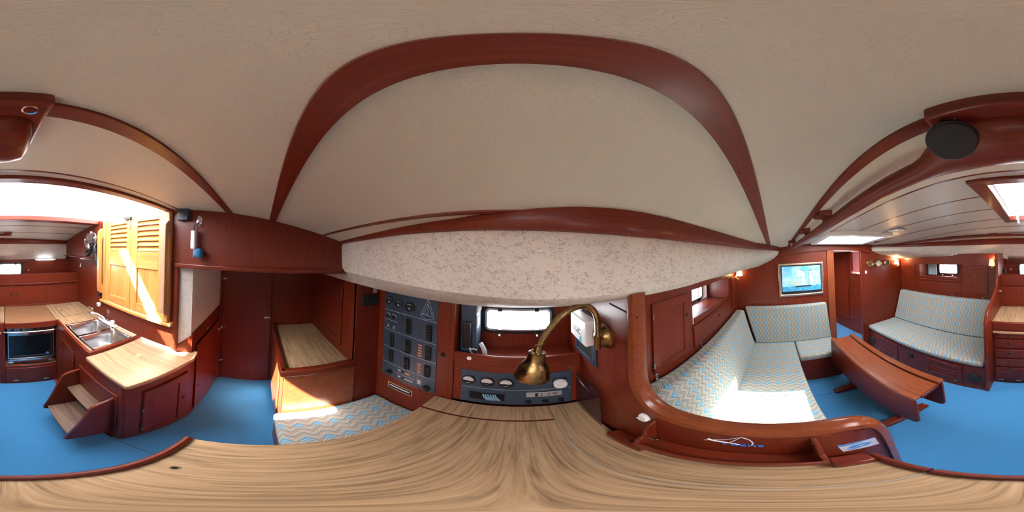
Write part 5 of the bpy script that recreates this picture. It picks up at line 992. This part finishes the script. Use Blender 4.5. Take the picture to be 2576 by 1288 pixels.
t = thing('cup_hook', 'small dark hook under the starboard handrail by the clocks end', 'hook', (1.75, -1.80, 1.75)); G().tube(curve([(1.55, -1.90, 1.80), (1.55, -1.895, 1.782), (1.555, -1.89, 1.772)]), 0.004, 6).build('wire', 'black', t, smooth=True)
# outside the hatch: rope, instrument pod
t = thing('rope_hank', 'hank of white rope hanging inside the forward corner of the companionway hatch', 'rope', (0.14, -1.35, 1.98))
for k, (y, z0, z1) in enumerate(((-1.26, 2.11, 1.985), (-1.285, 2.11, 1.975), (-1.31, 2.11, 1.985), (-1.335, 2.11, 1.95), (-1.36, 2.10, 1.925))):
    G().tube(curve([(0.135-k*0.004, y-0.03, z0), (0.13-k*0.006, y-0.02, (z0+z1)/2+0.01*(k % 2)), (0.125-k*0.008, y, z1)]), 0.008, 7).build('strand', 'rope_white', t, smooth=True)
t = thing('hatch_box', 'grey instrument with a round dial standing outside the companionway hatch', 'instrument', (-0.05, -1.62, 2.30)); B('case', 'instrument_grey', t, -0.10, -0.02, -1.66, -1.58, 2.13, 2.20, bevel=0.01); G().lathe((-0.06, -1.578, 2.165), (0, 1, 0), [(0.028, 0), (0.028, 0.004), (0.02, 0.003)], 18).build('dial', 'alu_frame', t, smooth=True)

# canvas added over the open hatch to block sun; gaps shape the beams
sh_ = thing('hatch_sun_cover', 'pale canvas cover added to block the sun above the open companionway hatch', 'hatch_sun_cover', (-0.2, -1.05, 2.03))
ZT = 2.42
def cv(n, pts, m='canvas'): G().add(pts + [tuple(Vector(p) + Vector((0, 0, 0.004))) for p in pts], [(0, 1, 2, 3), (7, 6, 5, 4), (0, 4, 5, 1), (1, 5, 6, 2), (2, 6, 7, 3), (3, 7, 4, 0)]).build(n, m, sh_)
def top(x0, x1, y0, y1, m='canvas', n='top_cloth'): cv(n, [(x0, y0, ZT), (x1, y0, ZT), (x1, y1, ZT), (x0, y1, ZT)], m)
top(-1.05, -0.50, -1.75, -0.30); top(-0.50, -0.17, -1.52, -0.30); top(-0.17, -0.03, -1.52, -1.45); top(-0.17, -0.03, -0.87, -0.30); top(-0.50, -0.03, -1.75, -1.64); top(-0.03, 0.12, -1.75, -1.45); top(-0.03, 0.12, -0.87, -0.30)
top(-0.50, -0.03, -1.64, -1.52, 'glass', 'sun_slot'); top(-0.17, 0.12, -1.45, -0.87, 'glass', 'sun_slot')  # clear panes placed where the sun beams have to pass
def fs(x): return ZT - (x-0.12)*0.72
def front(x0, x1, y0, y1, m='canvas', n='front_cloth'): cv(n, [(x0, y0, fs(x0)), (x1, y0, fs(x1)), (x1, y1, fs(x1)), (x0, y1, fs(x0))], m)
front(0.12, 0.66, -1.75, -1.30); front(0.12, 0.66, -0.86, -0.30); front(0.50, 0.66, -1.30, -0.86); front(0.12, 0.50, -1.30, -0.86, 'glass', 'sun_slot')
for y, yb in ((-1.75, -2.0), (-0.30, -0.05)):
    cv('side_cloth', [(-1.05, y, ZT), (0.12, y, ZT), (0.50, yb, 2.02), (-0.75, yb, 2.02)])

# ================================================================== BULKHEAD FITTINGS FORWARD
pic = thing('framed_picture', 'silver-framed picture of a two-masted sailing ship on the forward bulkhead', 'picture', (2.24, -0.36, 1.14))
sq = lambda a0, a1, b0, b1: [(a0, b0), (a1, b0), (a1, b1), (a0, b1)]
XF = 2.24
G().frame(sq(-0.680, -0.048, 1.150, 1.618), sq(-0.648, -0.082, 1.184, 1.586), 'x', XF-0.030, XF).build('frame', 'nickel', pic, bevel=0.010, seg=3)
B('mat_board', 'black', pic, XF-0.016, XF-0.002, -0.655, -0.075, 1.178, 1.592, bevel=0)
pr = bx(XF-0.0175, XF-0.016, -0.636, -0.096, 1.222, 1.570).build('sky_print', 'print_sky_glow', pic)
def pp(n, pts, mat, d): G().prism(pts, 'x', XF-0.0175-d, XF-0.0172).build(n, mat, pr)
pp('sea', sq(-0.636, -0.096, 1.222, 1.292), 'print_sea_glow', 0.0004)
def ys(y, z): return (-0.096 - y*0.54, 1.222 + z*0.348)   # 0..1 across the picture
pp('hull', [ys(0.31, 0.21), ys(0.75, 0.22), ys(0.74, 0.17), ys(0.36, 0.155)], 'print_hull', 0.0010)
for q in ([(0.40, 0.82), (0.54, 0.82), (0.56, 0.74), (0.38, 0.74)], [(0.38, 0.73), (0.57, 0.73), (0.59, 0.58), (0.35, 0.58)], [(0.49, 0.53), (0.56, 0.60), (0.63, 0.24), (0.53, 0.24)], [(0.70, 0.80), (0.72, 0.80), (0.76, 0.60), (0.70, 0.60)], [(0.70, 0.57), (0.77, 0.60), (0.80, 0.27), (0.73, 0.26)]): pp('sail', [ys(*p) for p in q], 'print_sail', 0.0008)
for q in ([(0.29, 0.52), (0.14, 0.32), (0.20, 0.30)], [(0.40, 0.50), (0.22, 0.29), (0.29, 0.27)], [(0.45, 0.53), (0.30, 0.26), (0.36, 0.25)], [(0.47, 0.53), (0.37, 0.25), (0.44, 0.24)], [(0.475, 0.53), (0.47, 0.24), (0.53, 0.24)]): pp('sail', [ys(*p) for p in q], 'print_sail_warm', 0.0009)
for y in (0.48, 0.69): pp('mast', [ys(y-0.004, 0.20), ys(y+0.004, 0.20), ys(y+0.004, 0.86), ys(y-0.004, 0.86)], 'print_hull', 0.0007)
pp('bowsprit', [ys(0.13, 0.30), ys(0.135, 0.29), ys(0.34, 0.20), ys(0.33, 0.215)], 'print_hull', 0.0007); pp('far_ship', [ys(0.86, 0.215), ys(0.93, 0.215), ys(0.92, 0.20), ys(0.87, 0.20)], 'print_hull', 0.0007)
for x_, f in ((0.50, 0.86), (0.71, 0.85)): pp('flag', [ys(x_, f), ys(x_+0.07, f-0.02), ys(x_+0.07, f-0.045), ys(x_, f-0.03)], 'label_dark', 0.0006)
def dialclock(y, z, r, face, lab, kind):
    t = thing(kind, lab, 'clock' if kind == 'ship_clock' else 'instrument', (XF-0.03, y, z-r), 'brass bulkhead instruments')
    o = G().lathe((XF, y, z), (-1, 0, 0), [(r, 0), (r, 0.010), (r*0.96, 0.030), (r*0.88, 0.038), (r*0.80, 0.036), (r*0.78, 0.026)], 26).build('case', 'brass_bright', t, smooth=True)
    G().cyl((XF-0.0255, y, z), (XF-0.0265, y, z), r*0.80, n=24).build('dial', face, t); 
    for a in (0.7, 2.5): G().tube([(XF-0.028, y, z), (XF-0.028, y + r*0.55*math.cos(a), z + r*0.55*math.sin(a))], 0.0022, 5).build('hand', 'black' if face != 'label_dark' else 'brass_bright', t)
    for sgn in (-1, 1): G().box(XF-0.034, XF-0.008, y+sgn*r-0.009, y+sgn*r+0.009, z-0.009, z+0.009).build('lug', 'brass_bright', o, bevel=0.003)
dialclock(-1.475, 1.540, 0.062, 'brass', 'brass barometer, nearest the doorway of the three round instruments', 'barometer')
dialclock(-1.635, 1.538, 0.062, 'label_light', 'brass ship clock with a pale dial, middle of the three round instruments', 'ship_clock')
dialclock(-1.825, 1.536, 0.058, 'label_dark', 'brass instrument with a dark dial, nearest the lit wall lamp', 'hygrometer')
t = thing('light_switch', 'small white oval switch below the brass barometer', 'switch', (XF-0.005, -1.40, 1.38)); G().sphere((XF-0.002, -1.402, 1.405), 0.026, 14, (0.3, 0.8, 1.0)).build('plate', 'white_plastic', t, smooth=True); G().sphere((XF-0.009, -1.402, 1.405), 0.011, 10, (0.4, 0.8, 1)).build('button', 'white_panel', t, smooth=True)
def sconce(x, y, z, n, lab, shade, lit):
    n = Vector(n).normalized(); p = Vector((x, y, z))
    t = thing('wall_lamp', lab, 'lamp', (x, y, z-0.10), 'brass wall lamps')
    G().lathe(p - Vector((0, 0, 0.065)), n, [(0.026, 0), (0.026, 0.004), (0.016, 0.010), (0.008, 0.014)], 18).build('wall_plate', 'brass_bright', t, smooth=True)
    c = p + n*0.055
    G().tube(curve([p - Vector((0, 0, 0.065)) + n*0.01, p - Vector((0, 0, 0.088)) + n*0.035, c - Vector((0, 0, 0.072)), c - Vector((0, 0, 0.045))]), 0.0055, 8).build('arm', 'brass_bright', t, smooth=True)
    G().cyl(c - Vector((0, 0, 0.075)), c - Vector((0, 0, 0.035)), 0.011, n=12).build('candle', 'brass_bright', t, smooth=True)
    G().lathe(c - Vector((0, 0, 0.040)), (0, 0, 1), [(0.043, 0), (0.027, 0.085), (0.0265, 0.085), (0.0425, 0.001)], 24).build('shade', shade, t, smooth=True)
    if lit:
        l = bpy.data.lights.new('lamp_glow', 'POINT'); l.energy = lit; l.color = (1, 0.58, 0.25); l.shadow_soft_size = 0.018; o = bpy.data.objects.new('bulb', l); COL.objects.link(o); o.location = c + Vector((0, 0, 0.055)); attach(o, t)
sconce(2.22, -2.11, 1.535, (-0.2, 1, 0), 'lit brass wall lamp in the corner beside the three round instruments', 'shade_lit', 3.0)
sconce(0.515, -2.198, 1.535, (0.05, 1, 0), 'faintly glowing brass wall lamp with a cream shade beside the galley partition', 'shade_dim', 0.25)  # this shade glows weakly and holds a small bulb
sconce(2.16, 0.53, 1.512, (-0.2, -1, 0), 'lit brass wall lamp in the corner above the port settee', 'shade_lit', 3.0)
